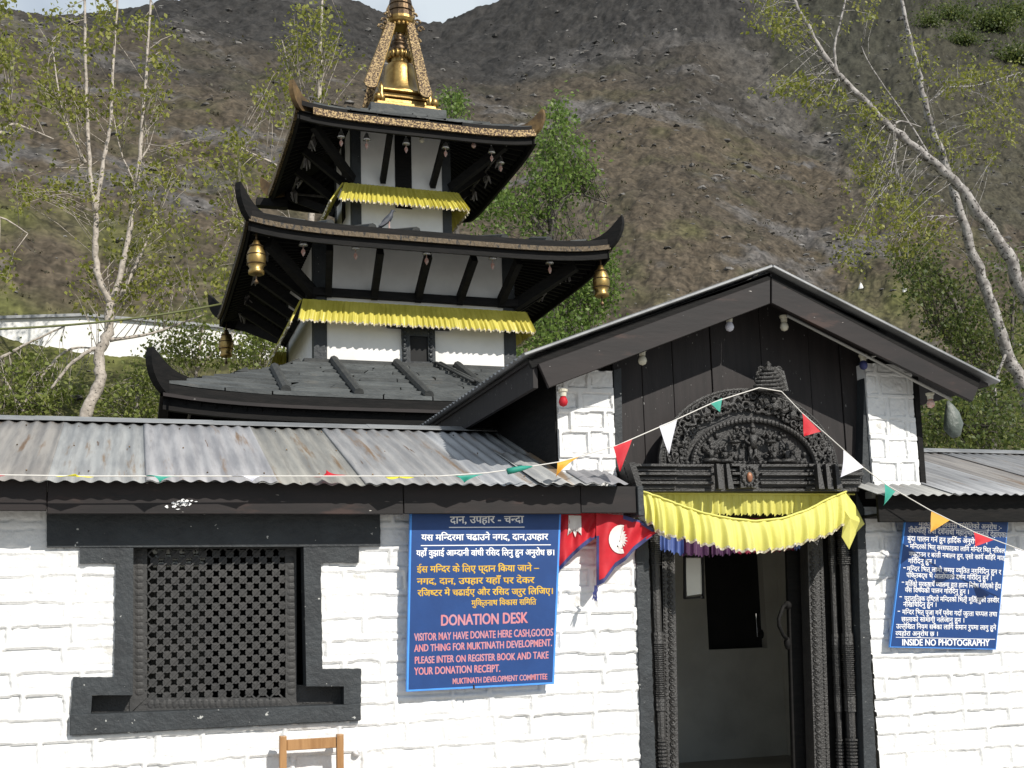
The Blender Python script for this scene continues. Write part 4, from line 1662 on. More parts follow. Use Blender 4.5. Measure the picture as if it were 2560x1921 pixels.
def glyph(ch, bold, half=False):
    k = (ch, bold, half)
    if k in _gc: return _gc[k]
    ref = 'क' if ord(ch) > 0x900 else 'H'
    w1 = max(x for x, y in _eval(ref + ref, 0)[0])
    w2 = max(x for x, y in _eval(ref + ch + ref, 0)[0])
    adv = w2 - w1
    vs, fs = _eval(ch, .006)
    if half and vs:
        bm = bmesh.new()
        bv = [bm.verts.new((x, y, 0)) for x, y in vs]
        for f in fs:
            try: bm.faces.new([bv[i] for i in f])
            except ValueError: pass
        cut = max(x for x, y in vs if y < .06) - .088
        bmesh.ops.bisect_plane(bm, geom=bm.verts[:] + bm.edges[:] + bm.faces[:], plane_co=(cut, 0, 0), plane_no=(1, 0, 0), clear_outer=True)
        bm.verts.index_update()
        vs = [(v.co.x, v.co.y) for v in bm.verts]
        fs = [tuple(v.index for v in f.verts) for f in bm.faces]
        bm.free()
        adv = cut + .01
    if bold and vs:                                           # brush weight: the same stroke laid three times
        n0, f0, v0 = len(vs), list(fs), list(vs)
        for k, (dx, dy) in enumerate(((bold, 0), (-bold, 0), (0, bold * .6)), 1):
            vs = vs + [(x + dx, y + dy) for x, y in v0]
            fs = fs + [tuple(i + n0 * k for i in f) for f in f0]
        _gn[(ch, bold, half)] = n0
    _gc[k] = (vs, fs, adv)
    return _gc[k]


def shape(text):
    """reorder signs, half letters and hooks of the script; returns (char, half)"""
    out, i, n = [], 0, len(text)
    V = '्'
    cons = lambda c: 'क' <= c <= 'ह'
    while i < n:
        c = text[i]
        if not cons(c):
            out.append((c, False)); i += 1
            continue
        cl = [c]; i += 1
        while i + 1 < n and text[i] == V and cons(text[i + 1]):
            cl.append(text[i + 1]); i += 2
        sg = []
        while i < n and text[i] in 'ािीुूृेैोौंँॅ्':
            sg.append(text[i]); i += 1
        reph = len(cl) > 1 and cl[0] == 'र'
        if reph: cl = cl[1:]
        rak = len(cl) > 1 and cl[-1] == 'र'
        if rak: cl = cl[:-1]
        if 'ि' in sg:
            out.append(('ि', False)); sg.remove('ि')
        for q, k in enumerate(cl):
            if q < len(cl) - 1:
                if k in DEVA: out.append((k, True))
                else: out += [(k, False), (V, False)]
            else: out.append((k, False))
        if rak: out.append((V, False))
        for s_ in sg: out.append((s_, False))
        if reph: out.append(('ॅ', False))
    return out


def letter_line(mb, text, x0, yl, x1, yr, h, mapf, bold=.022, latin=False, jitter=0.0, seed=1):
    """write text from (x0, yl) to (x1, yr); h is the letter height; mapf maps sheet px to world"""
    toks = [(c, False) for c in text] if latin else shape(text)
    pen, items = 0.0, []
    r = random.Random(seed)
    for c, hf in toks:
        if c == ' ':
            pen += .30
            continue
        vs, fs, adv = glyph(c, bold, hf)
        items.append((pen, vs, fs, _gn.get((c, bold, hf), len(vs) or 1)))
        pen += adv
    tot = pen
    H = .72 if latin else .625
    for k, (p, vs, fs, n0) in enumerate(items):
        jy = r.uniform(-jitter, jitter) * h
        pts = []
        for j, (x, y) in enumerate(vs):
            t = (p + x) / tot
            pts.append(mapf(x0 + (x1 - x0) * t, yl + (yr - yl) * t - y / H * h + jy, .0012 + .0004 * (k % 3) + .00008 * (j // n0)))
        mb.add(pts, fs)


def make_sign(name, label, corners, Ys, crop, lines, rules, thick, edge_w, frame_mat, extra=None):
    """corners in view px (TL, TR, BR, BL); Ys depth at top-left, bottom-left, bottom-right"""
    tl, tr, br, bl = corners
    A, B, Cc = P(*tl, Ys[0]), P(*bl, Ys[1]), P(*br, Ys[2])
    n = (B - A).cross(Cc - B).normalized()
    if n.y > 0: n = -n
    o = B
    (cx0, cy0, cs) = crop
    mapf = lambda u, v, d=0.0: PP((cx0 + u * cs) / KPX, (cy0 + v * cs) / KPX, o + n * d, n)
    Q = [PP(u, v, o, n) for u, v in (tl, tr, br, bl)]
    root = empty(name, (Q[2] + Q[3]) / 2, label, 'sign')
    mb = MB()
    mb.prism(Q, -n * thick)
    mb.build('board', [frame_mat], root, bevel=.002)
    mb = MB()
    cen = (Q[0] + Q[1] + Q[2] + Q[3]) / 4
    ins = []
    for i in range(4):
        p, a, b = Q[i], Q[(i + 1) % 4], Q[i - 1]
        ins.append(p + (a - p).normalized() * edge_w + (b - p).normalized() * edge_w)
    mb.prism([p + n * .0006 for p in ins], -n * .0004)
    mb.build('painted_face', M['signblue'], root)
    for mat, key in (('t_white', 'w'), ('t_gold', 'g'), ('t_pink', 'p')):
        mb = MB()
        for k, L in enumerate(lines):
            if L[0] != key: continue
            _, text, x0, yl, x1, yr, h, latin = L
            letter_line(mb, text, x0, yl, x1, yr, h, mapf, (.030 if latin else .022) if len(lines) < 15 else (.028 if latin else .011), latin, .03, k)
        for (key2, x0, y0, x1, y1, wd) in rules:
            if key2 != key: continue
            mb.add([mapf(x0, y0 - wd, .001), mapf(x0, y0 + wd, .001), mapf(x1, y1 + wd, .001), mapf(x1, y1 - wd, .001)], [(0, 1, 2, 3)])
        if mb.v: mb.build('lettering', M[mat], root)
    return root, mapf


d1 = [
    ('w', 'दान, उपहार - चन्दा', 465, 220, 1050, 215, 54, False),
    ('w', 'यस मन्दिरमा चढाउने नगद, दान,उपहार', 235, 357, 1245, 351, 46, False),
    ('w', 'यहाँ वुझाई आम्दानी वांधी रसिद लिनु हुन अनुरोध छ।', 195, 480, 1300, 474, 44, False),
    ('g', 'ईस मन्दिर के लिए प्रदान किया जाने –', 200, 612, 1172, 600, 47, False),
    ('g', 'नगद, दान, उपहार यहाँ पर देकर', 200, 708, 1135, 696, 46, False),
    ('g', 'रजिष्टर मे चढाईए और रसिद जरुर लिजिए।', 205, 800, 1290, 784, 46, False),
    ('g', 'मुक्तिनाथ विकास समिति', 635, 878, 1150, 868, 42, False),
    ('p', 'DONATION DESK', 388, 1038, 1083, 1016, 88, True),
    ('p', 'VISITOR MAY HAVE DONATE HERE CASH,GOODS', 178, 1158, 1287, 1116, 60, True),
    ('p', 'AND THING FOR MUKTINATH DEVELOPMENT.', 178, 1246, 1278, 1200, 58, True),
    ('p', 'PLEASE INTER ON REGISTER BOOK AND TAKE', 180, 1340, 1250, 1298, 57, True),
    ('p', 'YOUR DONATION RECEIPT.', 178, 1430, 865, 1404, 60, True),
    ('p', 'MUKTINATH DEVELOPMENT COMMITTEE', 483, 1503, 1240, 1464, 46, True)]
r1 = [('w', 455, 252, 1058, 250, 3.5), ('w', 230, 397, 1268, 391, 3.5)]
DS, mp1 = make_sign('notice_board', 'large blue donation desk board with white, yellow and pink lettering beside the flag', [(886, 1092), (1213, 1090), (1197, 1478), (878, 1495)], (7.86, 7.90, 7.90), (980, 1240, 440 / 1405.0), d1, r1, .028, .014, M['edgeblue'])
d2 = [
    ('w', 'मुक्तिनाथ विकास समितिको अनुरोध :-', 540, 300, 1362, 336, 46, False),
    ('w', 'तीर्थयात्री तथा दर्शनार्थी महानुभावहरुलाई देहायका', 440, 362, 1410, 412, 46, False),
    ('w', 'बुंदा पालन गर्न हुन हार्दिक अनुरोध छ ।', 430, 445, 1222, 480, 46, False),
    ('w', 'मन्दिरको भित्र सरसफाइका लागि मन्दिर भित्र नरिवल', 455, 520, 1392, 566, 42, False),
    ('w', 'नफुटाउन र बत्ती नबाल्न हुन, एसो कार्य बाहिरै मात्र', 445, 597, 1390, 637, 42, False),
    ('w', 'गरिदिनु हुन ।', 437, 665, 710, 672, 42, False),
    ('w', 'मन्दिर भित्र लामो समय व्यतित नगरिदिनु हुन र', 425, 742, 1355, 776, 43, False),
    ('w', 'पंक्तिबद्ध भै आलोपालो दर्शन गरिदिनु हुन ।', 420, 806, 1265, 836, 43, False),
    ('w', 'मूर्तिको सुरक्षार्थ घ्यालमा हात हाल्न निषेध गरिएको हुँदा', 410, 892, 1355, 916, 43, False),
    ('w', 'यस विषयको पालन गरिदिनु हुन ।', 405, 952, 1040, 971, 43, False),
    ('w', 'पुरातात्विक दृष्टिले मन्दिरको भित्री मूर्तिहरुको तस्वीर', 400, 1036, 1335, 1056, 43, False),
    ('w', 'नखिचिदिनु हुन ।', 388, 1095, 720, 1099, 43, False),
    ('w', 'मन्दिर भित्र पूजा गर्न प्रवेश गर्दा जुत्ता चप्पल तथा', 378, 1170, 1315, 1193, 43, False),
    ('w', 'छालाको सामाग्री नलैजानु हुन ।', 370, 1242, 995, 1252, 43, False),
    ('w', 'उल्लेखित नियम सबैका लागि समान रुपमा लागु हुने', 318, 1312, 1305, 1326, 43, False),
    ('w', 'व्यहोरा अनुरोध छ ।', 312, 1382, 735, 1387, 43, False),
    ('w', 'INSIDE NO PHOTOGRAPHY', 375, 1478, 1240, 1482, 64, True)]
r2 = [('w', 315, 1398, 1295, 1418, 3), ('w', 540, 300 + 12, 1335, 346, 2.5)] + [('w', x - 2, y, x + 22, y + 1, 4) for x, y in ((415, 495), (390, 710), (375, 853), (352, 997), (335, 1140))]
RS, mp2 = make_sign('notice_board', 'blue rules board with white lettering ending INSIDE NO PHOTOGRAPHY right of the door', [(1957, 1112), (2179, 1122), (2152, 1404), (1922, 1399)], (7.85, 7.93, 7.95), (2160, 1240, 400 / 1581.0), d2, r2, .02, .008, M['edgeblue'])
bpy.data.objects.remove(_to)
mb = MB()
mb.tube([mp1(655, 1510, .004), mp1(655, 1545, .004)], .006, 5)
mb.build('bent_nail', M['bronze'], DS)

# ---------------------------------------------------------------- cloth


def cloth_strip(top, bot, n, m, amp, waves, seed, bulge=0.0, flow=.6, curve=.75):
    """pleated cloth between two world polylines; returns rows"""
    r = random.Random(seed)
    def along(pl, t):
        x = t * (len(pl) - 1)
        i = min(int(x), len(pl) - 2)
        return pl[i].lerp(pl[i + 1], x - i)
    ph = [r.uniform(0, 6.3) for _ in range(4)]
    rows = []
    for j in range(m + 1):
        q = j / m
        row = []
        for i in range(n + 1):
            t = i / n
            tw = t + .004 * sin(t * 31 + ph[0])
            w1 = sin(2 * pi * waves * tw + ph[1] + .9 * sin(t * 9 + ph[2]) + 1.3 * sin(t * waves * .9 + ph[0]) + .7 * sin(t * waves * 2.1))
            w2 = sin(2 * pi * waves * 2.3 * tw + ph[3])
            d = amp * (.25 + .75 * q ** flow) * (w1 * .7 + .35 * w2 * (1 - .5 * q))
            a, b = along(top, t), along(bot, t)
            p = a.lerp(b, q)
            p = p + Vector((0, -d - bulge * sin(pi * min(q * curve, 1)), 0))
            if j == m: p = p + Vector((0, 0, .006 * w1 + .008 * w2))
            row.append(p)
        rows.append(row)
    return rows


# front swag over the door
YV = 7.78
topu = [(1385, 1062), (1420, 1074), (1470, 1093), (1520, 1110), (1575, 1121), (1630, 1127), (1690, 1121), (1745, 1102), (1790, 1078), (1828, 1063)]
botu = [(1390, 1120), (1425, 1150), (1475, 1164), (1525, 1175), (1580, 1185), (1640, 1190), (1695, 1182), (1745, 1166), (1790, 1152), (1822, 1128)]
ins = [.06, .02, -.03, -.07, -.10, -.11, -.10, -.06, -.01, .04]
SW = empty('cloth_valance', P(1610, 1185, YV), 'sagging pale yellow pleated cloth hung across the top of the door', 'cloth valance')
rows = cloth_strip([P(u, v, YV + d) for (u, v), d in zip(topu, ins)], [P(u, v, YV + d - .03) for (u, v), d in zip(botu, ins)], 300, 10, .034, 15, 5, .03)
mb = MB(); mb.grid(rows)
mb.build('cloth', M['yellow'], SW, smooth=True)
mb = MB(); mb.grid([[p + Vector((0, -.003, 0)) for p in rows[-1]], [p + Vector((0, -.004, -.018)) for p in rows[-1]]])
mb.build('silver_hem', M['hem'], SW, smooth=True)
mb = MB(); mb.tube([p + Vector((0, -.004, .003)) for p in rows[0][::6]], .009, 6)
mb.build('hem_cord', M['yellow'], SW, smooth=True)
# twisted end hanging on the right and folded corner on the left
mb = MB()
q = [P(u, v, YV + d) for u, v, d in ((1826, 1064, .03), (1846, 1090, .05), (1867, 1132, .06), (1850, 1150, .05), (1834, 1187, .02), (1818, 1160, .0), (1822, 1128, -.01), (1815, 1090, -.01))]
cen = P(1836, 1120, YV - .05)
mb.add(q + [cen], [(i, (i + 1) % 8, 8) for i in range(8)])
mb.build('loose_end', M['yellow'], SW, solid=.004)
# back valance along the lintel
BV = empty('cloth_valance', P(1600, 1110, 7.98), 'yellow pleated cloth nailed straight along the lintel behind the sagging one', 'cloth valance')
rows = cloth_strip([P(u, 1066 + (u - 1400) * .004, 7.95) for u in range(1396, 1850, 40)], [P(u, 1112, 7.97) for u in range(1396, 1850, 40)], 260, 6, .022, 26, 9)
mb = MB(); mb.grid(rows)
mb.build('cloth', M['yellow'], BV, smooth=True)
mb = MB(); mb.tube([P(1396, 1066, 7.935), P(1846, 1068, 7.935)], .008, 6)
mb.build('hem_cord', M['yellow'], BV)
# coloured strip below
CV = empty('cloth_valance', P(1575, 1190, 8.06), 'blue, purple and crimson frilled cloth strip hanging under the yellow one inside the doorway', 'cloth valance')
us = [1425, 1475, 1535, 1590, 1640, 1690, 1722]
bs = [1186, 1199, 1201, 1196, 1193, 1190, 1186]
for i, mt in enumerate(('blue_c', 'purple_c', 'purple_c', 'crimson_c', 'crimson_c', 'crimson_c')):
    rows = cloth_strip([P(us[i], 1120, 8.10), P(us[i + 1], 1120, 8.10)], [P(us[i], bs[i], 8.07), P(us[i + 1], bs[i + 1], 8.07)], 50, 6, .022, 3.2, 20 + i)
    mb = MB(); mb.grid(rows)
    mb.build('frill', M[mt], CV, smooth=True)
rows = cloth_strip([P(1717, 1120, 8.08), P(1728, 1120, 8.08)], [P(1715, 1188, 8.06), P(1728, 1186, 8.06)], 12, 5, .01, 1, 31)
mb = MB(); mb.grid(rows)
mb.build('frill', M['blue_c'], CV, smooth=True)

# valances of the pagoda storeys


def pagoda_valance(cx, hw, zt, zb, out, waves, label, seed, xs=(1, 1)):
    root = empty('cloth_valance', (cx, PCY_ - hw, zb), label, 'cloth valance', None)
    for side in range(4):
        qm = Matrix.Rotation(side * pi / 2, 3, 'Z')
        T_, B_ = [], []
        for i in range(9):
            t = -1 + 2 * i / 8
            a = qm @ Vector((t * hw, -hw, 0)); ou = out if side % 2 == 0 else out * (.55 if side == 1 else 1.0)
            b = qm @ Vector((t * (hw + out * .6), -hw - ou, 0))
            T_.append(Vector((cx + a.x, PCY_ + a.y, zt)))
            B_.append(Vector((cx + b.x, PCY_ + b.y, zb)))
        rows = cloth_strip(T_, B_, 320, 8, .034, waves * 1.15, seed + side, .02)
        if side % 2:
            sgn = 1 if side == 1 else -1
            for j, row in enumerate(rows):
                for i, p in enumerate(row):
                    base = T_[0].x + (B_[0].x - T_[0].x) * j / 8
                    p.x = base + sgn * (abs(sin(i * .35 + side)) * .03)
        mb = MB(); mb.grid(rows)
        mb.build('cloth', M['satin'], root, smooth=True)
        mb = MB(); mb.grid([[p for p in rows[-1]], [p + Vector((0, 0, -.022)) for p in rows[-1]]])
        mb.build('silver_hem', M['hem'], root)
    return root


yv2 = PCY_ - hw2 - .14
pagoda_valance(3.57, hw2 + .14, P(895, 660, yv2).z, P(895, 704, yv2 - .14).z, .14, 30, 'long bright yellow satin valance with silver hem round the middle storey of the pagoda', 3)
yv1 = PCY_ - hw1 - .16
pagoda_valance(cw1 - .03, hw1 + .10, P(865, 402, yv1).z, P(870, 442, yv1 - .14).z, .20, 22, 'short yellow satin valance with silver hem round the upper storey of the pagoda', 13)

# ---------------------------------------------------------------- flags


def drape(top, bot, Y, n, m, amp, waves, seed):
    """flag cloth between top and bottom outlines given as (u, v) lists"""
    us0, us1 = top[0][0], top[-1][0]
    r = random.Random(seed)
    ph = r.uniform(0, 6)
    rows = []
    for j in range(m + 1):
        row = []
        for i in range(n + 1):
            u = lerp(us0, us1, i / n)
            v = lerp(pw(top, u), pw(bot, u), j / m)
            d = amp * sin(2 * pi * waves * i / n + ph + 1.3 * j / m) * (.4 + .6 * j / m) + amp * .4 * sin(5.1 * waves * i / n + j * .5)
            row.append(P(u, v, Y + d))
        rows.append(row)
    return rows


fx = lambda x: (1380 + x * .18069) / KPX
fy = lambda y: (1260 + y * .18069) / KPX
F = lambda L: [(fx(x), fy(y)) for x, y in L]


def nepal_flag(label, top, bot, bwid, tb, Y, seed, emblem, left_border=None):
    c = P(fx((top[0][0] + top[-1][0]) / 2), fy(600), Y)
    root = empty('pennant_flag', c, label, 'flag', 'crimson flags beside the sign')
    n, m = 46, 16
    rows = drape(F(top), F(bot), Y, n, m, .020, 2.6, seed)
    mb = MB(); mb.grid(rows)
    mb.build('red_field', M['red_f'], root, smooth=True)
    mb = MB()
    def off(p): return p + Vector((0, -.004, 0))
    r0 = [off(p) for p in rows[-1]]
    r1 = []
    for i in range(n + 1):
        L = (rows[0][i] - rows[-1][i]).length
        t = min(.6, bwid / max(L, .01))
        a = rows[-1][i].lerp(rows[0][i], t)
        r1.append(off(a))
    mb.grid([r1, r0])
    if tb:
        k0 = int(n * tb)
        q0 = [off(rows[0][i]) for i in range(k0, n + 1)]
        q1 = [off(rows[0][i].lerp(rows[-1][i], min(.5, bwid * .9 / max((rows[0][i] - rows[-1][i]).length, .01)))) for i in range(k0, n + 1)]
        mb.grid([q0, q1])
    if left_border:
        k1 = max(2, int(n * .06))
        mb.grid([[off(rows[j][i]) for i in range(0, k1 + 1)] for j in range(int(m * left_border), m + 1)])
    mb.build('navy_border', M['navy_f'], root, smooth=True)
    # emblem on the cloth
    def onflag(x, y):
        u, v = fx(x), fy(y)
        t0, b0 = pw(F(top), u), pw(F(bot), u)
        j = (v - t0) / max(b0 - t0, 1e-3) * m
        i = (u - fx(top[0][0])) / (fx(top[-1][0]) - fx(top[0][0])) * n
        i, j = min(max(i, 0), n - 1e-3), min(max(j, 0), m - 1e-3)
        i0, j0 = int(i), int(j)
        a = rows[j0][i0].lerp(rows[j0][i0 + 1], i - i0)
        b = rows[j0 + 1][i0].lerp(rows[j0 + 1][i0 + 1], i - i0)
        return a.lerp(b, j - j0) + Vector((0, -.006, 0))
    mb = MB()
    cx_ = sum(p[0] for p in emblem) / len(emblem)
    cy_ = sum(p[1] for p in emblem) / len(emblem)
    rings = [[onflag(cx_ + (x - cx_) * q, cy_ + (y - cy_) * q) for x, y in emblem] for q in (.02, .35, .7, 1.0)]
    mb.grid(rings, loop=True)
    mb.build('white_emblem', M['emblem'], root, smooth=True)
    return root


em = []
for k in range(15):                                            # round left side
    a = math.radians(75 + k * 210 / 14)
    em.append((950 + 168 * cos(a), 492 - 200 * sin(a)))
em += [(935, 620), (890, 590), (940, 660), (955, 610), (975, 605), (965, 575), (1005, 590), (985, 550), (1025, 562), (998, 520), (1045, 520), (1003, 490), (1040, 470), (1000, 455), (1028, 425), (990, 420), (1010, 385), (975, 385), (990, 340), (950, 360), (975, 325), (960, 300)]
nepal_flag('crimson pennant flag with navy border and white toothed emblem tied beside the door', [(612, 130), (1000, 160), (1250, 245), (1462, 385)], [(612, 1140), (720, 1090), (870, 880), (1010, 790), (1130, 650), (1300, 520), (1400, 440), (1462, 400)], .034, .45, 7.83, 3, em, .34)
em2 = [(225, 160), (400, 165), (402, 350), (402, 440), (378, 380), (352, 360), (318, 465), (285, 370), (250, 385), (212, 440), (222, 350)]
nepal_flag('crimson pennant flag partly behind the donation board, white block emblem under the eave', [(100, 128), (400, 130), (650, 128)], [(100, 930), (200, 820), (300, 715), (430, 600), (560, 500), (650, 455)], .034, 0, 7.88, 8, em2)
mb = MB()
r = random.Random(3)
for k in range(7):
    u, v = 605 + r.uniform(-15, 10), 1130
    pts = [P(fx(u), fy(v), 7.83)]
    for j in range(5):
        u += r.uniform(-22, 12); v += r.uniform(25, 55)
        pts.append(P(fx(u), fy(v), 7.83 - .01 * j))
    mb.tube(pts, .005, 4)
mb.build('torn_threads', M['navy_f'], [o for o in bpy.data.objects if o.name.startswith('pennant_flag')][0])
mb = MB()
mb.tube([P(fx(1445), fy(385), 7.83), P(fx(1500), fy(400), 7.80), P(fx(1560), fy(440), 7.85), P(fx(1630), fy(480), 7.9)], .012, 6)
mb.ball(P(fx(1500), fy(405), 7.79), .022, 7)
tag(mb.build('knotted_cord', M['string'], smooth=True), 'knotted pale cord tying the crimson flag to the yellow cloth', 'cord')

# ---------------------------------------------------------------- bunting
BN = empty('bunting', P(1620, 835, 7.72), 'thin cord of small coloured triangular pennants strung across the roof edge and doorway', 'bunting')
st = [(-40, 1026, 7.56), (200, 1029, 7.56), (500, 1029, 7.56), (760, 1029, 7.56), (950, 1029, 7.55), (1050, 1022, 7.55), (1110, 1014, 7.55), (1210, 998, 7.55), (1335, 962, 7.58), (1445, 914, 7.62), (1545, 868, 7.68), (1640, 838, 7.74), (1688, 846, 7.78), (1733, 893, 7.74), (1800, 952, 7.70), (1862, 1008, 7.66), (1915, 1048, 7.62), (2010, 1103, 7.6), (2105, 1150, 7.58), (2250, 1205, 7.56)]
pts = []
for (u0, v0, y0), (u1, v1, y1) in zip(st, st[1:]):
    for k in range(4):
        t = k / 4
        pts.append(P(lerp(u0, u1, t), lerp(v0, v1, t), lerp(y0, y1, t)))
pts.append(P(*st[-1]))
mb = MB(); mb.tube(pts, .0042, 5)
mb.build('cord', M['string'], BN, smooth=True)


def penn(a, b, c, mat, label, curl=.02, seed=1):
    """a, b on the cord, c the tip; each (u, v, Y)"""
    A, B, C_ = P(*a), P(*b), P(*c)
    nrm = (B - A).cross(C_ - A).normalized()
    if nrm.y > 0: nrm = -nrm
    r = random.Random(seed)
    ph = r.uniform(0, 6)
    mb = MB()
    n = 8
    rows = []
    for j in range(n + 1):
        q = j / n
        row = []
        for i in range(n + 1):
            t = i / n
            p = A.lerp(C_, q).lerp(B.lerp(C_, q), t)
            row.append(p + nrm * (curl * sin(q * 2.6 + ph) * (q) + curl * .7 * sin(t * 4 + ph + q) * q * (1 - q * .5)))
        rows.append(row)
    mb.grid(rows)
    o = mb.build('pennant', mat, BN, smooth=True)
    tag(o, label)
    return o


ye = 7.56
penn((-30, 1027, ye), (12, 1028, ye), (-10, 1033, ye - .02), M['red_f'], 'red pennant at the left end of the cord')
penn((115, 1028, ye), (205, 1030, ye), (165, 1036, ye - .03), M['yellow_f'], 'flattened yellow pennant on the left roof edge', .03, 2)
penn((312, 1029, ye), (385, 1030, ye), (345, 1034, ye - .03), M['teal_f'], 'flattened teal pennant on the left roof edge', .03, 3)
penn((495, 1029, ye), (570, 1029, ye), (545, 1034, ye - .02), M['white_f'], 'rolled white pennant on the roof edge', .03, 4)
penn((668, 1030, ye), (748, 1027, ye), (705, 1019, ye + .10), M['red_f'], 'crumpled red pennant blown up on the roof edge', .03, 5)
penn((828, 1028, ye), (902, 1029, ye), (862, 1038, ye - .035), M['yellow_f'], 'bright yellow pennant above the donation board', .03, 6)
penn((978, 1029, ye - .01), (1045, 1025, ye - .01), (1005, 1036, ye - .03), M['teal_f'], 'teal pennant lying above the donation board', .03, 7)
mb = MB()
mb.tube([P(1096, 1019, 7.54), P(1110, 1016, 7.535), P(1127, 1012, 7.54), P(1150, 1008, 7.55)], [.022, .022, .019, .004], 9)
tag(mb.build('pennant', M['teal_f'], BN, smooth=True), 'teal pennant rolled tightly round the cord')
penn((1203, 1000, 7.55), (1253, 986, 7.56), (1203, 1021, 7.50), M['orange_f'], 'orange pennant folded over in front of the left pier', .05, 8)
penn((1325, 966, 7.57), (1366, 948, 7.59), (1341, 1018, 7.55), M['red_f'], 'red pennant hanging left of the carved lintel', .015, 9)
penn((1424, 921, 7.61), (1463, 905, 7.63), (1446, 980, 7.6), M['white_f'], 'white pennant hanging on the left of the carved arch', .012, 10)
penn((1535, 872, 7.67), (1560, 860, 7.69), (1556, 890, 7.66), M['teal_f'], 'small teal pennant above the carved arch', .006, 11)
penn((1733, 893, 7.73), (1773, 933, 7.70), (1742, 940, 7.68), M['red_f'], 'red pennant on the right of the carved arch', .03, 12)
penn((1822, 973, 7.68), (1866, 1010, 7.65), (1818, 1030, 7.64), M['white_f'], 'white pennant at the right end of the lintel', .02, 13)
penn((1911, 1046, 7.62), (1934, 1062, 7.61), (1909, 1092, 7.58), M['teal_f'], 'teal pennant right of the door', .015, 14)
penn((2012, 1104, 7.6), (2052, 1124, 7.59), (2007, 1152, 7.55), M['orange_f'], 'yellow orange pennant in front of the rules board', .015, 15)
penn((2103, 1149, 7.58), (2146, 1167, 7.57), (2109, 1180, 7.55), M['red_f'], 'red pennant in front of the rules board', .012, 16)
penn((2190, 1183, 7.57), (2232, 1200, 7.56), (2211, 1212, 7.54), M['white_f'], 'white pennant at the right end of the cord', .012, 17)

# ---------------------------------------------------------------- chair
yc = 7.86
cA, cB = P(611, 1590, yc), P(734, 1586, yc)
CH = empty('wooden_chair', ((cA.x + cB.x) / 2, yc - .2, 0), 'plain varnished wooden chair with its back against the white wall', 'chair')
for c in (cA, cB):
    mb = MB(); mb.box(c.x - .023, c.x + .023, yc - .02, yc + .025, 0, c.z)
    mb.build('back_post', M['pine'], CH, bevel=.005, seg=2)
for z, h in ((cA.z - .062, .07), (.58, .05)):
    mb = MB(); mb.box(cA.x + .0245, cB.x - .0245, yc - .008, yc + .012, z - h / 2, z + h / 2)
    mb.build('back_rail', M['pine'], CH, bevel=.004)
mb = MB(); mb.box(cA.x - .03, cB.x + .03, yc - .40, yc - .022, .40, .425)
mb.build('seat', M['pine'], CH, bevel=.006)
for x in (cA.x, cB.x):
    mb = MB(); mb.box(x - .02, x + .02, yc - .385, yc - .345, 0, .398)
    mb.build('leg', M['pine'], CH, bevel=.004)
    mb = MB(); mb.box(x - .012, x + .012, yc - .344, yc - .021, .2, .235)
    mb.build('stretcher', M['pine'], CH)
mb = MB(); mb.box(cA.x + .021, cB.x - .021, yc - .37, yc - .35, .33, .397)
mb.build('apron', M['pine'], CH)
# stone peg in the wall
c = P(771, 1627, YW - .02)
mb = MB(); mb.ball(c, .028, 8, 0, (1.1, .9, .8)); mb.ball(c + Vector((.01, -.012, .012)), .018, 7)
mb.build('stone_knob', M['white'], GATE, smooth=True)

# ---------------------------------------------------------------- bulbs under the gable
for (u, v, Y, mt, nm) in ((1387, 760, 7.80, 'ceramic', 'cream bulb holder on the left rake of the gable'), (1575, 688, 7.80, 'white_f', 'round white bulb left of the gable peak'),
                          (1693, 688, 7.85, 'ceramic', 'cream bulb right of the gable peak'), (1864, 772, 7.85, 'navy_f', 'blue bulb in a cream holder over the right pier'),
                          (1216, 848, 7.72, 'red_f', 'red bulb hanging over the left pier'), (2009, 855, 7.86, 'leaf_red', 'red bulb in a cream holder at the right end of the gable')):
    L = P(u, v, Y)
    e = empty('light_bulb', L, nm, 'light bulb', 'bulbs under the gable')
    mb = MB()
    mb.lathe(L + Vector((0, 0, -.03)), [(.024, 0), (.026, .03), (.034, .034), (.036, .05), (.02, .056)], 12)
    mb.build('holder', M['ceramic'], e, smooth=False)
    mb = MB()
    mb.lathe(L + Vector((0, 0, -.105)), [(.004, 0), (.025, .010), (.034, .032), (.030, .052), (.018, .075)], 12)
    mb.build('bulb', M[mt], e, smooth=True)
mb = MB()
L = P(1216, 835, 7.72)
mb.tube([P(1203, 815, 7.76), P(1210, 835, 7.74), P(1216, 846, 7.72)], .005, 5)
mb.tube([P(1868, 775, 7.84), P(1895, 768, 7.9), P(1905, 770, 7.95)], .008, 5)
mb.build('bulb_wire', M['string'], GATE)

# plastic bag under the right corner
L = P(2047, 872, 8.3)
mb = MB()
mb.tube([L + Vector((0, 0, .02)), L + Vector((.02, 0, -.02)), L + Vector((.03, .0, -.09)), L + Vector((.045, 0, -.18)), L + Vector((.03, 0, -.25)), L + Vector((.0, 0, -.285))], [.010, .032, .066, .092, .084, .03], 16, 0, True, .7)
rb_ = random.Random(2)
for p in mb.v: p += Vector((rb_.uniform(-1, 1), rb_.uniform(-1, 1), rb_.uniform(-1, 1))) * .007
tag(mb.build('plastic_bag', M['bag'], smooth=True), 'crumpled pale plastic bag hanging behind the right corner of the gable', 'bag')
# cable from the left to the pagoda
mb = MB()
a, b = P(-60, 713, 12.2), P(478, 657, 14.0)
mb.tube([a.lerp(b, t) + Vector((0, 0, -.25 * t * (1 - t))) for t in [k / 12 for k in range(13)]], .013, 6)
tag(mb.build('green_cable', M['cable'], smooth=True), 'slack greenish cable running from the left to the pagoda middle roof', 'cable')

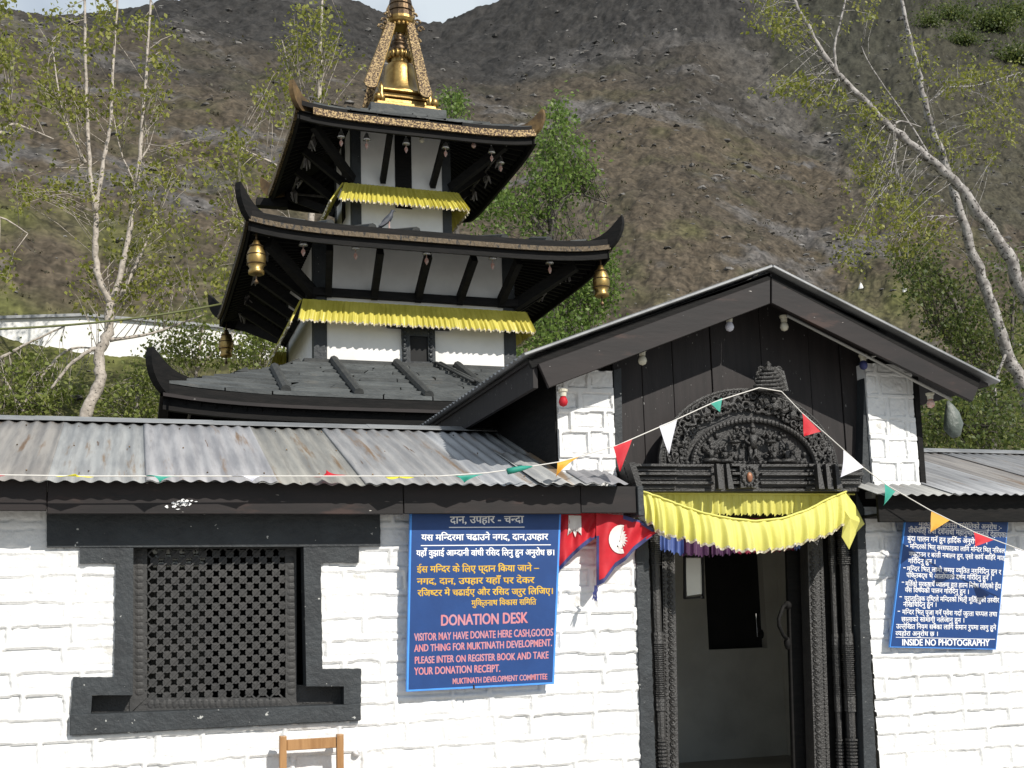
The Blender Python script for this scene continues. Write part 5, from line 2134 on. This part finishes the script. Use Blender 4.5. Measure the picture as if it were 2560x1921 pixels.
# ---------------------------------------------------------------- hillside
SKYL = [(-500, 45), (0, 45), (150, 38), (350, 2), (500, -30), (690, -28), (760, 0), (830, 30), (945, 52), (1000, 28), (1070, 0), (1200, -60), (1500, -190), (2212, -300), (2900, -320)]
_sr, _st = [], []
for u in range(-500, 2901, 10):
    d = ray(u, pw(SKYL, u))
    _sr.append(d.x / d.y)
    _st.append(d.z / d.y)
_k = np.exp(-np.linspace(-2, 2, 9) ** 2); _k /= _k.sum()
_st = np.convolve(np.pad(_st, 4, mode='edge'), _k, mode='valid')
Y0, YR_, TB_ = 20.0, 420.0, .565


def hill(X, Y):
    """height of the slope"""
    r = X / np.maximum(Y, 1)
    t = np.interp(r, _sr, _st)
    T = (1.6 + YR_ * t) / (YR_ - Y0)
    s = np.clip(Y / YR_, 0, 1) ** 2.5
    Tb = TB_ + .02 * vnoise(r * 6, r * 0, 3)
    z = (Tb + (T - Tb) * s) * (Y - Y0)
    A = np.clip((Y - 24) / 30, 0, 1)
    # gullies and bumps, growing with distance
    lg = np.log(np.maximum(Y, 2))
    g = fbm(r * 9 + .4 * vnoise(r * 5, lg * 3, 5), lg * 2.2, 4, 31, .5)
    ss = 1 - np.clip((Y - 300) / 120, 0, 1) * .8
    z = z + A * ss * Y * .011 * g
    f = fbm(r * 70, lg * 20, 5, 77, .65)
    z = z + A * Y * .0026 * f
    z = z - np.clip(Y - YR_, 0, 1e9) * 1.1
    return z


NX, NY = 1000, 860
ra = np.linspace(-.45, 1.30, NX)
ys = np.exp(np.linspace(math.log(20.9), math.log(560), NY))
RA, YY = np.meshgrid(ra, ys)
XX = RA * YY
ZZ = hill(XX, YY)
lgY = np.log(YY)
# what covers the slope, and cloud shade painted into its upper part
grass = np.clip((52 - YY) / 26 + .7 * fbm(RA * 12, lgY * 6, 3, 9), 0, 1)
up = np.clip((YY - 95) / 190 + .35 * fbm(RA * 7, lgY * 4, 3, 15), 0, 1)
scree = np.clip(fbm(RA * 13 + lgY * 1.5, lgY * 9, 4, 21, .6) * 1.6 - .55, 0, 1)


def tpos(u, v):
    """where the photograph's ray meets the slope"""
    d = ray(u, v)
    Y = np.exp(np.linspace(math.log(21), math.log(419), 900))
    r_ = d.x / d.y
    z = hill(r_ * Y, Y)
    e = 1.6 + Y * d.z / d.y
    k = np.nonzero(z > e)[0]
    k = k[0] if len(k) else len(Y) - 1
    return Vector((r_ * Y[k], Y[k], z[k]))


# pale stone chute coming down on the right
chute = np.zeros_like(RA)
line = [tpos(u, v) for u, v in ((1490, 30), (1580, 110), (1650, 165), (1720, 225), (1800, 310), (1860, 400), (1900, 470))]
lx = np.array([p.x / p.y for p in line]); ly = np.array([math.log(p.y) for p in line])
o_ = np.argsort(lx)
cl_ = np.interp(RA, lx[o_], ly[o_])
inside = (RA > lx.min()) & (RA < lx.max())
dd = lgY - cl_
wob = .10 * fbm(RA * 40, lgY * 12, 3, 55)
chute = np.where(inside, np.clip(1.2 - np.abs(dd + .10 + wob) / .16, 0, 1), 0) * np.clip((RA - lx.min()) / .06, 0, 1) * np.clip((lx.max() - RA) / .05, 0, 1)
right = np.clip((RA - .60) / .06, 0, 1) * np.clip((dd + wob) / .1, 0, 1)


def colmix(a, b, f): return a * (1 - f[..., None]) + np.array(b) * f[..., None]


C_ = np.ones(RA.shape + (3,)) * np.array((.066, .054, .039))
C_ = colmix(C_, (.050, .049, .024), np.clip(fbm(RA * 22, lgY * 14, 3, 61) * .9 - .1, 0, 1) * .8)
C_ = colmix(C_, (.030, .0285, .027), up)  # upper slope darkened in colour to stand for cloud shadow
C_ = colmix(C_, (.088, .084, .082), scree * (.40 + .5 * (1 - up)))
C_ = colmix(C_, (.075, .080, .026), grass)
C_ = colmix(C_, (.085, .080, .074), chute * .55)
C_ = colmix(C_, (.038, .038, .026), right * .65)
grain = 1 + .30 * fbm(RA * 140, lgY * 42, 4, 91, .8) + .22 * vnoise(RA * 620, lgY * 170, 17)
C_ = C_ * np.clip(grain, .35, 2.0)[..., None]
ii, kk = np.meshgrid(np.arange(NY - 1), np.arange(NX - 1), indexing='ij')
a = (ii * NX + kk).ravel()
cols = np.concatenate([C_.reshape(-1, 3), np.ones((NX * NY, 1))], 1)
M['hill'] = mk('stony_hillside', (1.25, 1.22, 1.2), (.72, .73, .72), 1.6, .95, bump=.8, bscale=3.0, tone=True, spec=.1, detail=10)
me = bpy.data.meshes.new('hillside')
me.vertices.add(NX * NY)
me.vertices.foreach_set('co', np.stack([XX, YY, ZZ], -1).astype(np.float32).ravel())
fi = np.stack([a, a + 1, a + NX + 1, a + NX], -1).astype(np.int32)
me.loops.add(fi.size)
me.loops.foreach_set('vertex_index', fi.ravel())
me.polygons.add(len(fi))
me.polygons.foreach_set('loop_start', np.arange(0, fi.size, 4, dtype=np.int32))
me.polygons.foreach_set('loop_total', np.full(len(fi), 4, dtype=np.int32))
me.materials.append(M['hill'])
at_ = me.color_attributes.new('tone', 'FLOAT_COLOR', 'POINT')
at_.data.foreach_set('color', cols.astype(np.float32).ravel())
me.update(calc_edges=True)
ho = bpy.data.objects.new('hillside', me)
COL.objects.link(ho)
tag(ho, kind='structure')
# level floor joining the court to the foot of the slope
mb = MB()
mb.add([(-60, 20.95, .0), (60, 20.95, 0), (60, 26, 0), (-60, 26, 0)], [(0, 1, 2, 3)])
tag(mb.build('court_floor', M['ground']), kind='structure')

# loose rock
M['rock'] = mk('grey_rock', (.21, .205, .20), (.10, .095, .09), .6, .9, bump=.5, bscale=4, tone=True, spec=.1)
r = np.random.RandomState(5)
ico = [Vector(v).normalized() for v in ((0, 1, 1.6), (0, -1, 1.6), (0, 1, -1.6), (0, -1, -1.6), (1, 1.6, 0), (-1, 1.6, 0), (1, -1.6, 0), (-1, -1.6, 0), (1.6, 0, 1), (-1.6, 0, 1), (1.6, 0, -1), (-1.6, 0, -1))]
icf = [(0, 1, 8), (0, 8, 4), (0, 4, 5), (0, 5, 9), (0, 9, 1), (1, 7, 6), (1, 6, 8), (8, 6, 10), (8, 10, 4), (4, 10, 2), (4, 2, 5), (5, 2, 11), (5, 11, 9), (9, 11, 7), (9, 7, 1), (3, 2, 10), (3, 10, 6), (3, 6, 7), (3, 7, 11), (3, 11, 2)]
mb, cols = MB(), []
cnt = 0
while cnt < 3600:
    rr = r.uniform(-.35, 1.2)
    Y = math.exp(r.uniform(math.log(34), math.log(390)))
    dens = fbm(np.array([rr * 13 + math.log(Y) * 1.5]), np.array([math.log(Y) * 9]), 4, 21, .6)[0]
    if r.rand() > .18 + max(0, dens) * 1.1: continue
    X = rr * Y
    z = hill(np.array([X]), np.array([Y]))[0]
    s = Y * (.0010 + .0036 * r.rand() ** 5.0) * 1.1
    sc = (r.uniform(.8, 1.8), r.uniform(.7, 1.2), r.uniform(.35, .8))
    an = r.uniform(0, 6.28)
    c, sn = cos(an), sin(an)
    t = r.uniform(.55, 1.15)
    vs = []
    for q in ico:
        k = r.uniform(.75, 1.2)
        x, y, zz = q.x * sc[0] * k, q.y * sc[1] * k, q.z * sc[2] * k
        vs.append((X + (x * c - y * sn) * s, Y + (x * sn + y * c) * s, z + zz * s))
    mb.add(vs, icf)
    cols += [(t, t * .98, t * .95, 1)] * 12
    cnt += 1
tag(mb.build('loose_rock', M['rock'], colors=cols), kind='stuff')


# ---------------------------------------------------------------- leaves


def leaf_mesh(name, cen, size, mat, parent, seed=1, droop=.5, kind=None):
    """one small folded leaf per centre"""
    r = np.random.RandomState(seed)
    n = len(cen)
    cen = np.asarray(cen)
    d = r.normal(size=(n, 3)); d[:, 2] -= droop * 1.4
    d /= np.linalg.norm(d, axis=1)[:, None]
    q = r.normal(size=(n, 3))
    s = np.cross(d, q); s /= np.linalg.norm(s, axis=1)[:, None]
    nn = np.cross(d, s)
    L = (size * 1.25 * r.uniform(.6, 1.25, n))[:, None]
    W = L * r.uniform(.26, .40, n)[:, None]
    v = np.stack([cen, cen + d * L * .45 + s * W + nn * L * .08, cen + d * L, cen + d * L * .45 - s * W + nn * L * .08], 1).reshape(-1, 3)
    off = np.array(parent.location) if parent else np.zeros(3)
    me = bpy.data.meshes.new(name)
    me.vertices.add(4 * n)
    me.vertices.foreach_set('co', (v - off).astype(np.float32).ravel())
    me.loops.add(4 * n)
    me.loops.foreach_set('vertex_index', np.arange(4 * n, dtype=np.int32))
    me.polygons.add(n)
    me.polygons.foreach_set('loop_start', np.arange(0, 4 * n, 4, dtype=np.int32))
    me.polygons.foreach_set('loop_total', np.full(n, 4, dtype=np.int32))
    me.materials.append(mat)
    me.update(calc_edges=True)
    o = bpy.data.objects.new(name, me)
    COL.objects.link(o)
    if parent: o.parent = parent
    if kind: o['kind'] = kind
    return o


def tree(name, label, cat, Y, stems, blobs, leaf, bark, size=.075, per=15, seed=1, sig=.16, group=None, base=None, twig=.010, depth=1.4, dens=.85):
    """stems: lists of (u, v[, dY]) with radii; blobs: (u, v, ru, rv, clusters)"""
    r = random.Random(seed)
    nr = np.random.RandomState(seed)
    px = Y / FOC * KPX
    polys = []
    for pts, r0, r1 in stems:
        q = [P(p[0], p[1], Y + (p[2] if len(p) > 2 else 0)) for p in pts]
        polys.append((q, r0, r1))
    b = polys[0][0][0].copy()
    zb = float(hill(np.array([b.x]), np.array([b.y]))[0]) if b.y > 21 else 0
    zb = max(zb, 0)
    root = empty(name, (b.x, b.y, min(zb, b.z)), label, cat, group)
    if b.z > zb - .1: polys[0] = ([Vector((b.x, b.y, zb - .2))] + polys[0][0], polys[0][1] * 1.1, polys[0][2])
    mb = MB()
    samp = []
    for q, r0, r1 in polys:
        # smooth and wobble
        fine = []
        n = len(q)
        for i in range(n - 1):
            p0, p1, p2, p3 = q[max(i - 1, 0)], q[i], q[i + 1], q[min(i + 2, n - 1)]
            for k in range(5):
                t = k / 5
                fine.append(.5 * ((2 * p1) + (p2 - p0) * t + (2 * p0 - 5 * p1 + 4 * p2 - p3) * t * t + (3 * p1 - p0 - 3 * p2 + p3) * t ** 3))
        fine.append(q[-1])
        m = len(fine)
        rads = [lerp(r0, r1, (i / (m - 1)) ** .8) * (1 + .10 * sin(i * 2.3)) for i in range(m)]
        fine = [p + Vector((r.uniform(-1, 1), r.uniform(-1, 1), 0)) * rads[i] * .35 for i, p in enumerate(fine)]
        mb.tube(fine, rads, 8)
        samp += [(p, rads[i]) for i, p in enumerate(fine)]
    cen, use = [], {}
    for (u, v, ru, rv, nc) in blobs:
        for k in range(max(2, int(nc * dens))):
            # hollow-ish, uneven scatter
            a = r.uniform(0, 2 * pi)
            q = r.random() ** .5 * (1 + .25 * r.gauss(0, 1))
            c = P(u + ru * q * cos(a), v + rv * q * sin(a), Y + r.gauss(0, 1) * depth * .45)
            # twig back to a stem point below
            best, bd = None, 1e9
            for pi_, (p, rad) in enumerate(samp):
                dv = c - p
                d = dv.length * r.uniform(.75, 1.35) - .8 * dv.z * (1 if dv.z > 0 else -.3) * .5
                d += .28 * use.get(pi_, 0)
                if d < bd: bd, best, bi = d, p, pi_
            L = (c - best).length
            use[bi] = use.get(bi, 0) + 1
            if L < 2.3:
                mid = best.lerp(c, .5) + Vector((r.uniform(-.1, .1), r.uniform(-.1, .1), .10)) * L * .6
                mb.tube([best, mid, c, c + (c - mid).normalized() * .2 + Vector((0, 0, -.08))], [twig * .95, twig * .65, twig * .4, twig * .2], 4)
                m2 = per // 3
                for j in range(m2):
                    t = r.uniform(.45, 1)
                    p = best.lerp(mid, t) if r.random() < .3 else mid.lerp(c, t)
                    cen.append([p.x + r.gauss(0, .05), p.y + r.gauss(0, .05), p.z + r.gauss(0, .05)])
            n = int(per * 1.3 * r.uniform(.5, 1.4))
            e = nr.normal(size=(n, 3)) * np.array([sig * r.uniform(.6, 1.4), sig, sig * r.uniform(.6, 1.5)])
            cen += (np.array(c) + e).tolist()
    mb.build('trunk', bark, root, smooth=True)
    if cen: leaf_mesh('crown', cen, size, leaf, root, seed)
    return root


tree('spring_tree', 'slender pale tree with three upright bare stems and sparse spring leaves left of the pagoda', 'tree', 31,
     [([(178, 905), (215, 825), (212, 770), (232, 720), (238, 655)], .155, .115), ([(238, 655), (212, 600), (206, 520), (206, 460), (196, 380), (189, 280), (185, 150), (183, 20), (180, -60)], .10, .025),
      ([(206, 460), (225, 340), (238, 270), (245, 130), (254, 0), (256, -60)], .065, .022), ([(236, 655), (262, 590), (283, 470), (300, 360), (310, 230), (319, 110), (327, -20)], .095, .025),
      ([(184, 352), (150, 280), (130, 220), (112, 90)], .05, .015), ([(300, 352), (323, 314)], .035, .02), ([(212, 760), (200, 755), (150, 790), (110, 840)], .07, .03), ([(236, 735), (330, 720), (440, 680)], .06, .015), ([(290, 395), (262, 330), (245, 250)], .03, .01), ([(262, 640), (300, 560), (338, 475)], .07, .03)],
     [(110, 130, 55, 80, 22), (165, 70, 55, 50, 16), (250, 70, 60, 60, 18), (325, 90, 55, 80, 16), (150, 220, 70, 55, 22), (260, 210, 80, 55, 20), (100, 200, 40, 50, 12), (350, 190, 50, 60, 10),
      (70, 425, 45, 30, 18), (140, 400, 60, 30, 12), (310, 420, 60, 60, 20), (370, 370, 45, 50, 16), (440, 340, 40, 40, 14), (360, 500, 60, 60, 22), (290, 560, 60, 50, 16), (180, 590, 30, 25, 6), (330, 620, 70, 40, 24), (220, 650, 60, 30, 14), (230, 420, 60, 60, 12), (390, 600, 50, 40, 14)],
     M['lf_spring'], M['bark_l'], .105, 13, 3, .17, twig=.013)
tree('branching_tree', 'leafy tree at the left edge of the view with a bare forked branch', 'tree', 28,
     [([(-70, 950), (-60, 600), (-40, 300), (-25, 60), (-20, -60)], .18, .04), ([(-40, 330), (20, 272), (60, 278), (116, 301)], .05, .015), ([(15, 262), (20, 240), (22, 190)], .03, .01), ([(-60, 480), (0, 470), (60, 505)], .04, .012)],
     [(15, 110, 30, 45, 12), (5, 150, 40, 40, 10), (20, 245, 45, 35, 16), (0, 300, 30, 30, 8), (8, 560, 25, 45, 8), (0, 30, 30, 30, 6), (-40, 200, 40, 120, 14)], M['lf_spring'], M['bark_l'], .10, 13, 13, .16)
tree('spring_tree', 'thin upright sapling with yellow green leaves rising behind the left of the top roof', 'tree', 29,
     [([(650, 760), (668, 520), (686, 260), (692, 130), (697, -30)], .13, .025), ([(682, 290), (640, 200), (610, 90)], .05, .012), ([(676, 420), (600, 360), (540, 330), (505, 310)], .05, .012), ([(660, 600), (560, 520), (500, 470)], .05, .012)],
     [(690, 50, 45, 50, 18), (655, 60, 30, 30, 8), (720, 110, 40, 50, 14), (655, 130, 50, 40, 16), (610, 130, 22, 45, 12), (590, 195, 35, 40, 16), (630, 240, 30, 40, 14), (700, 180, 40, 30, 8), (530, 330, 45, 30, 14), (500, 305, 25, 20, 6), (590, 370, 40, 35, 12), (470, 380, 35, 35, 8), (500, 480, 40, 60, 16), (480, 590, 40, 50, 16), (545, 395, 40, 25, 8)],
     M['lf_spring'], M['bark_l'], .095, 13, 23, .15, twig=.012)
tree('young_tree', 'small green tree top showing just right of the spire above the top roof', 'tree', 27,
     [([(985, 420), (978, 320), (974, 190)], .08, .02)], [(965, 225, 22, 18, 16), (985, 210, 18, 22, 14), (995, 236, 14, 14, 8), (972, 260, 40, 30, 12)], M['lf_green'], M['bark_d'], .085, 14, 33, .13)
tree('leafy_tree', 'dense bright green tree standing right of the pagoda behind both upper roofs', 'tree', 25,
     [([(1185, 880), (1195, 700), (1190, 520), (1198, 380), (1206, 235)], .20, .03), ([(1190, 520), (1130, 450), (1080, 420)], .08, .02), ([(1192, 560), (1250, 520), (1300, 560)], .08, .02), ([(1195, 690), (1270, 650), (1320, 640)], .08, .02), ([(1196, 470), (1225, 425), (1262, 423), (1312, 440)], .06, .02), ([(1262, 423), (1275, 400), (1290, 380)], .025, .01), ([(1285, 432), (1318, 425)], .02, .008)],
     [(1207, 235, 18, 25, 14), (1205, 275, 32, 30, 26), (1180, 330, 50, 45, 44), (1225, 340, 55, 50, 44), (1190, 400, 80, 45, 66), (1110, 430, 70, 40, 44), (1060, 450, 45, 35, 26), (1130, 475, 75, 30, 40), (1260, 370, 40, 40, 16), (1240, 450, 30, 20, 6),
      (1310, 555, 35, 40, 26), (1275, 580, 45, 40, 40), (1240, 640, 75, 50, 70), (1190, 690, 70, 50, 66), (1300, 640, 40, 50, 34), (1160, 750, 60, 40, 46), (1250, 715, 60, 40, 34), (1130, 690, 40, 40, 24), (1200, 600, 70, 40, 40)],
     M['lf_green'], M['bark_d'], .088, 16, 43, .16, dens=.66)
tree('leaning_tree', 'thick grey white trunk leaning far left across the upper right with sparse leaves', 'tree', 20,
     [([(2330, 960), (2235, 690), (2212, 640), (2174, 548), (2115, 460), (2069, 402), (2016, 350), (1929, 280), (1870, 222), (1806, 157), (1771, 105), (1742, 52), (1712, -5), (1690, -60)], .175, .03), ([(1806, 157), (1803, 100), (1812, 60), (1826, 0), (1830, -40)], .035, .015), ([(1925, 278), (1945, 262), (1990, 275)], .03, .01), ([(1815, 165), (1798, 190), (1790, 215)], .02, .008), ([(1940, 290), (1930, 340), (1920, 400)], .03, .008), ([(2016, 350), (1960, 260), (1885, 150), (1860, 100)], .03, .008)],
     [(1665, 25, 45, 28, 16), (1725, 65, 45, 30, 14), (1690, 60, 40, 35, 10), (1690, 180, 50, 25, 12), (1740, 200, 50, 25, 14), (1780, 215, 50, 30, 18), (1860, 240, 50, 28, 12), (1900, 235, 40, 25, 10), (1860, 300, 40, 35, 12), (1880, 360, 45, 30, 14), (1905, 410, 50, 30, 16), (1870, 440, 40, 25, 8), (1850, 505, 40, 30, 12), (1900, 480, 45, 35, 14), (1950, 440, 40, 25, 10), (1860, 30, 40, 35, 8)],
     M['lf_spring'], M['bark_w'], .072, 12, 53, .11, twig=.009, depth=1.0)
tree('leaning_tree', 'thinner grey trunk crossing behind the leaning one at the right edge of the view', 'tree', 21.5,
     [([(2300, 1100), (2235, 910), (2203, 828), (2162, 723), (2127, 618), (2092, 525), (2069, 437), (2034, 332), (2004, 245), (1987, 169), (1964, 82), (1945, -5), (1935, -60)], .19, .03), ([(2004, 225), (2050, 190), (2110, 185), (2210, 155)], .03, .01), ([(2080, 470), (2000, 470), (1940, 510)], .03, .008), ([(2175, 760), (2150, 830), (2158, 900)], .04, .02)],
     [(1965, 110, 28, 28, 8), (2000, 150, 25, 30, 8), (2110, 160, 60, 28, 16), (2170, 170, 40, 40, 16), (2140, 250, 55, 35, 20), (2190, 270, 30, 40, 14), (2040, 300, 40, 28, 10), (2060, 340, 30, 25, 8), (1975, 465, 50, 35, 16), (1930, 530, 40, 30, 14), (1840, 600 - 40, 35, 25, 10), (2010, 510, 45, 35, 18), (2110, 330, 40, 25, 8), (2060, 180, 30, 25, 8)],
     M['lf_spring'], M['bark_w'], .078, 12, 63, .12, twig=.009, depth=1.0)
tree('leafy_tree', 'dark leafy tree filling the right edge beside the right end of the gable roof', 'tree', 23,
     [([(2140, 1010), (2130, 900), (2110, 780), (2075, 680), (2030, 600)], .22, .05), ([(2130, 900), (2180, 780), (2190, 640)], .10, .03), ([(2110, 780), (2050, 740), (2010, 700)], .06, .02)],
     [(2000, 560, 55, 45, 26), (1985, 620, 45, 40, 26), (2040, 640, 60, 50, 46), (2100, 700, 70, 50, 54), (2060, 730, 60, 40, 40), (2150, 780, 70, 60, 60), (2185, 860, 50, 60, 44), (2190, 680, 40, 60, 22), (2120, 600, 50, 40, 16), (2195, 560, 30, 40, 10), (1955, 560, 40, 30, 16)],
     M['lf_dark'], M['bark_d'], .085, 17, 73, .17)
tree('leafy_shrub', 'dark bush behind the right pier above the right tin roof', 'shrub', 19.6,
     [([(2085, 1000), (2080, 930), (2070, 870)], .10, .04), ([(2080, 950), (2030, 900)], .05, .02), ([(2085, 950), (2150, 900)], .05, .02)],
     [(2030, 900, 50, 40, 40), (2075, 880, 60, 40, 50), (2140, 920, 60, 40, 50), (2195, 940, 40, 40, 30), (2040, 945, 60, 30, 36), (2110, 955, 60, 25, 30), (2110, 860, 50, 35, 26), (2185, 890, 40, 40, 20)], M['lf_dark'], M['bark_d'], .075, 17, 83, .15)
for k, (lab, Y, stems, blobs) in enumerate((
        ('yellow green bush at the lower left above the tin roof', 33, [([(40, 930), (60, 850), (90, 790)], .09, .03), ([(50, 890), (10, 820), (-20, 780)], .05, .02), ([(60, 850), (140, 760), (205, 753)], .05, .02), ([(0, 775), (60, 742), (140, 705)], .05, .02)], [(40, 840, 60, 50, 60), (110, 860, 60, 40, 44), (15, 885, 50, 30, 40), (60, 795, 60, 30, 16), (150, 800, 40, 30, 10)]),
        ('green bush between the slender tree and the lowest roof horn', 32.5, [([(290, 930), (295, 860), (300, 810)], .07, .02)], [(260, 870, 55, 35, 40), (310, 850, 40, 45, 40), (330, 890, 30, 25, 20), (280, 810, 50, 30, 16)]),
        ('green bush along the white wall left of the lower slate roof', 34, [([(420, 850), (430, 760), (440, 700)], .07, .02), ([(425, 800), (480, 740), (520, 700)], .05, .02)], [(400, 740, 60, 30, 36), (460, 760, 60, 25, 36), (430, 700, 60, 30, 18), (370, 770, 50, 25, 24), (340, 720, 50, 40, 14)]),
        ('dense green bush at the foot of the pagoda above the lower roof horn', 33, [([(560, 850), (560, 760), (555, 700)], .07, .02)], [(560, 755, 55, 25, 50), (600, 735, 35, 35, 34), (520, 765, 50, 22, 34), (545, 700, 45, 30, 18), (610, 690, 30, 30, 12)]))):
    tree('shrub', lab, 'shrub', Y, stems, blobs, M['lf_shrub'], M['bark_l'], .105, 14, 90 + k, .19, 'bushes on the bank at the left', dens=.62)

# dry scrub on the slope
cen = []
r = np.random.RandomState(8)
cnt = 0
while cnt < 900:
    rr = r.uniform(-.4, 1.25)
    Y = math.exp(r.uniform(math.log(30), math.log(300)))
    if r.rand() > np.clip(1.25 - Y / 150, .12, 1): continue
    X = rr * Y
    z = hill(np.array([X]), np.array([Y]))[0]
    s = Y * .0018 * r.uniform(.4, 1.6)
    n = 9
    cen += (np.array([X, Y, z + s * .3]) + r.normal(size=(n, 3)) * np.array([s * 1.2, s, s * .4])).tolist()
    cnt += 1
M['lf_scrub'] = leafmat('dry_scrub', (.045, .043, .022), (.065, .058, .03), (.09, .078, .045), .2)
c = np.array(cen)
o = leaf_mesh('scrub', c, .0022 * c[:, 1], M['lf_scrub'], None, 5, -.8, 'stuff')

# dark bushes on the crag at the upper right: each a thing
for k, (u, v, s, n) in enumerate(((2085, 70, 40, 40), (2150, 40, 55, 60), (2200, 110, 50, 50), (2010, 30, 35, 30), (2060, 15, 45, 40), (2190, 15, 50, 40))):
    p = tpos(u, v + 30)
    root = empty('crag_bush', p, None, None)
    m_px = p.y / FOC * KPX
    rr = np.random.RandomState(100 + k)
    cc = np.array([p.x, p.y, p.z + s * m_px * .5]) + rr.normal(size=(n * 40, 3)) * np.array([.95, .6, .34]) * rr.uniform(.3, 1.3, (n * 40, 1)) * s * m_px
    leaf_mesh('foliage', cc, s * m_px * .13, M['lf_dark'], root, k)
    mb = MB()
    mb.tube([p + Vector((0, 0, -.5)), p + Vector((0, 0, s * m_px * .5))], [s * m_px * .05, s * m_px * .02], 6)
    mb.build('stem', M['bark_d'], root)
    tag(root, ('small dark bush high on the crag, lowest of the left pair', 'dark bush high on the crag near the top edge, left of the corner one', 'dark bush on the crag at the right edge, lower than the corner one', 'dark bush on the crag touching the top edge, leftmost', 'dark bush on the crag touching the top edge, second from left', 'dark bush on the crag in the top right corner')[k], 'bush', 'bushes on the crag')

# white retaining wall on the slope at the left
YB = tpos(182, 764).y
A_, B_ = [P(u, v, YB + d) for u, v, d in ((-80, 692, 0), (182, 684, 0), (470, 708, 0), (700, 738, 0))], [P(u, v, YB + d) for u, v, d in ((-80, 748, 0), (182, 752, 0), (470, 766, 0), (700, 785, 0))]
mb = MB()
for i in range(3):
    mb.prism([A_[i], A_[i + 1], B_[i + 1] + Vector((0, 0, -.6)), B_[i] + Vector((0, 0, -.6))], (0, .35, 0))
mb.build('retaining_wall', M['plaster'])
wl_ = bpy.data.objects['retaining_wall']
tag(wl_, 'long low whitewashed wall on the slope behind the trees at the left', 'wall')
mb = MB()
for i in range(3):
    mb.beam(A_[i] + Vector((0, .15, .03)), A_[i + 1] + Vector((0, .15, .03)), .55, .09)
mb.build('coping', M['tincap'], wl_)

# two little whitewashed cairns
for k, (u, v, lab) in enumerate(((1860, 624, 'small whitewashed cairn on the slope above the gable, left of two'), (1955, 634, 'small whitewashed cairn with a thin pole on the slope above the gable, right of two'))):
    p = tpos(u, v)
    s = p.y / FOC * KPX
    e = empty('cairn', p, lab, 'cairn', 'whitewashed cairns')
    mb = MB()
    mb.lathe(p + Vector((0, 0, -2 * s)), [(7 * s, 0), (6 * s, 5 * s), (5.6 * s, 6 * s), (3.6 * s, 12 * s), (3 * s, 13 * s), (1.5 * s, 17 * s), (.3 * s, 19 * s)], 7)
    mb.build('stones', M['plaster'], e)
    mb = MB()
    mb.ball(p + Vector((0, 0, 14 * s)), 2.2 * s, 6)
    mb.build('cap_stone', M['bark_d'], e)
    if k:
        mb = MB(); mb.tube([p + Vector((-4 * s, 0, 8 * s)), p + Vector((-9 * s, 0, 62 * s))], .9 * s, 5)
        mb.build('pole', M['bark_w'], e)
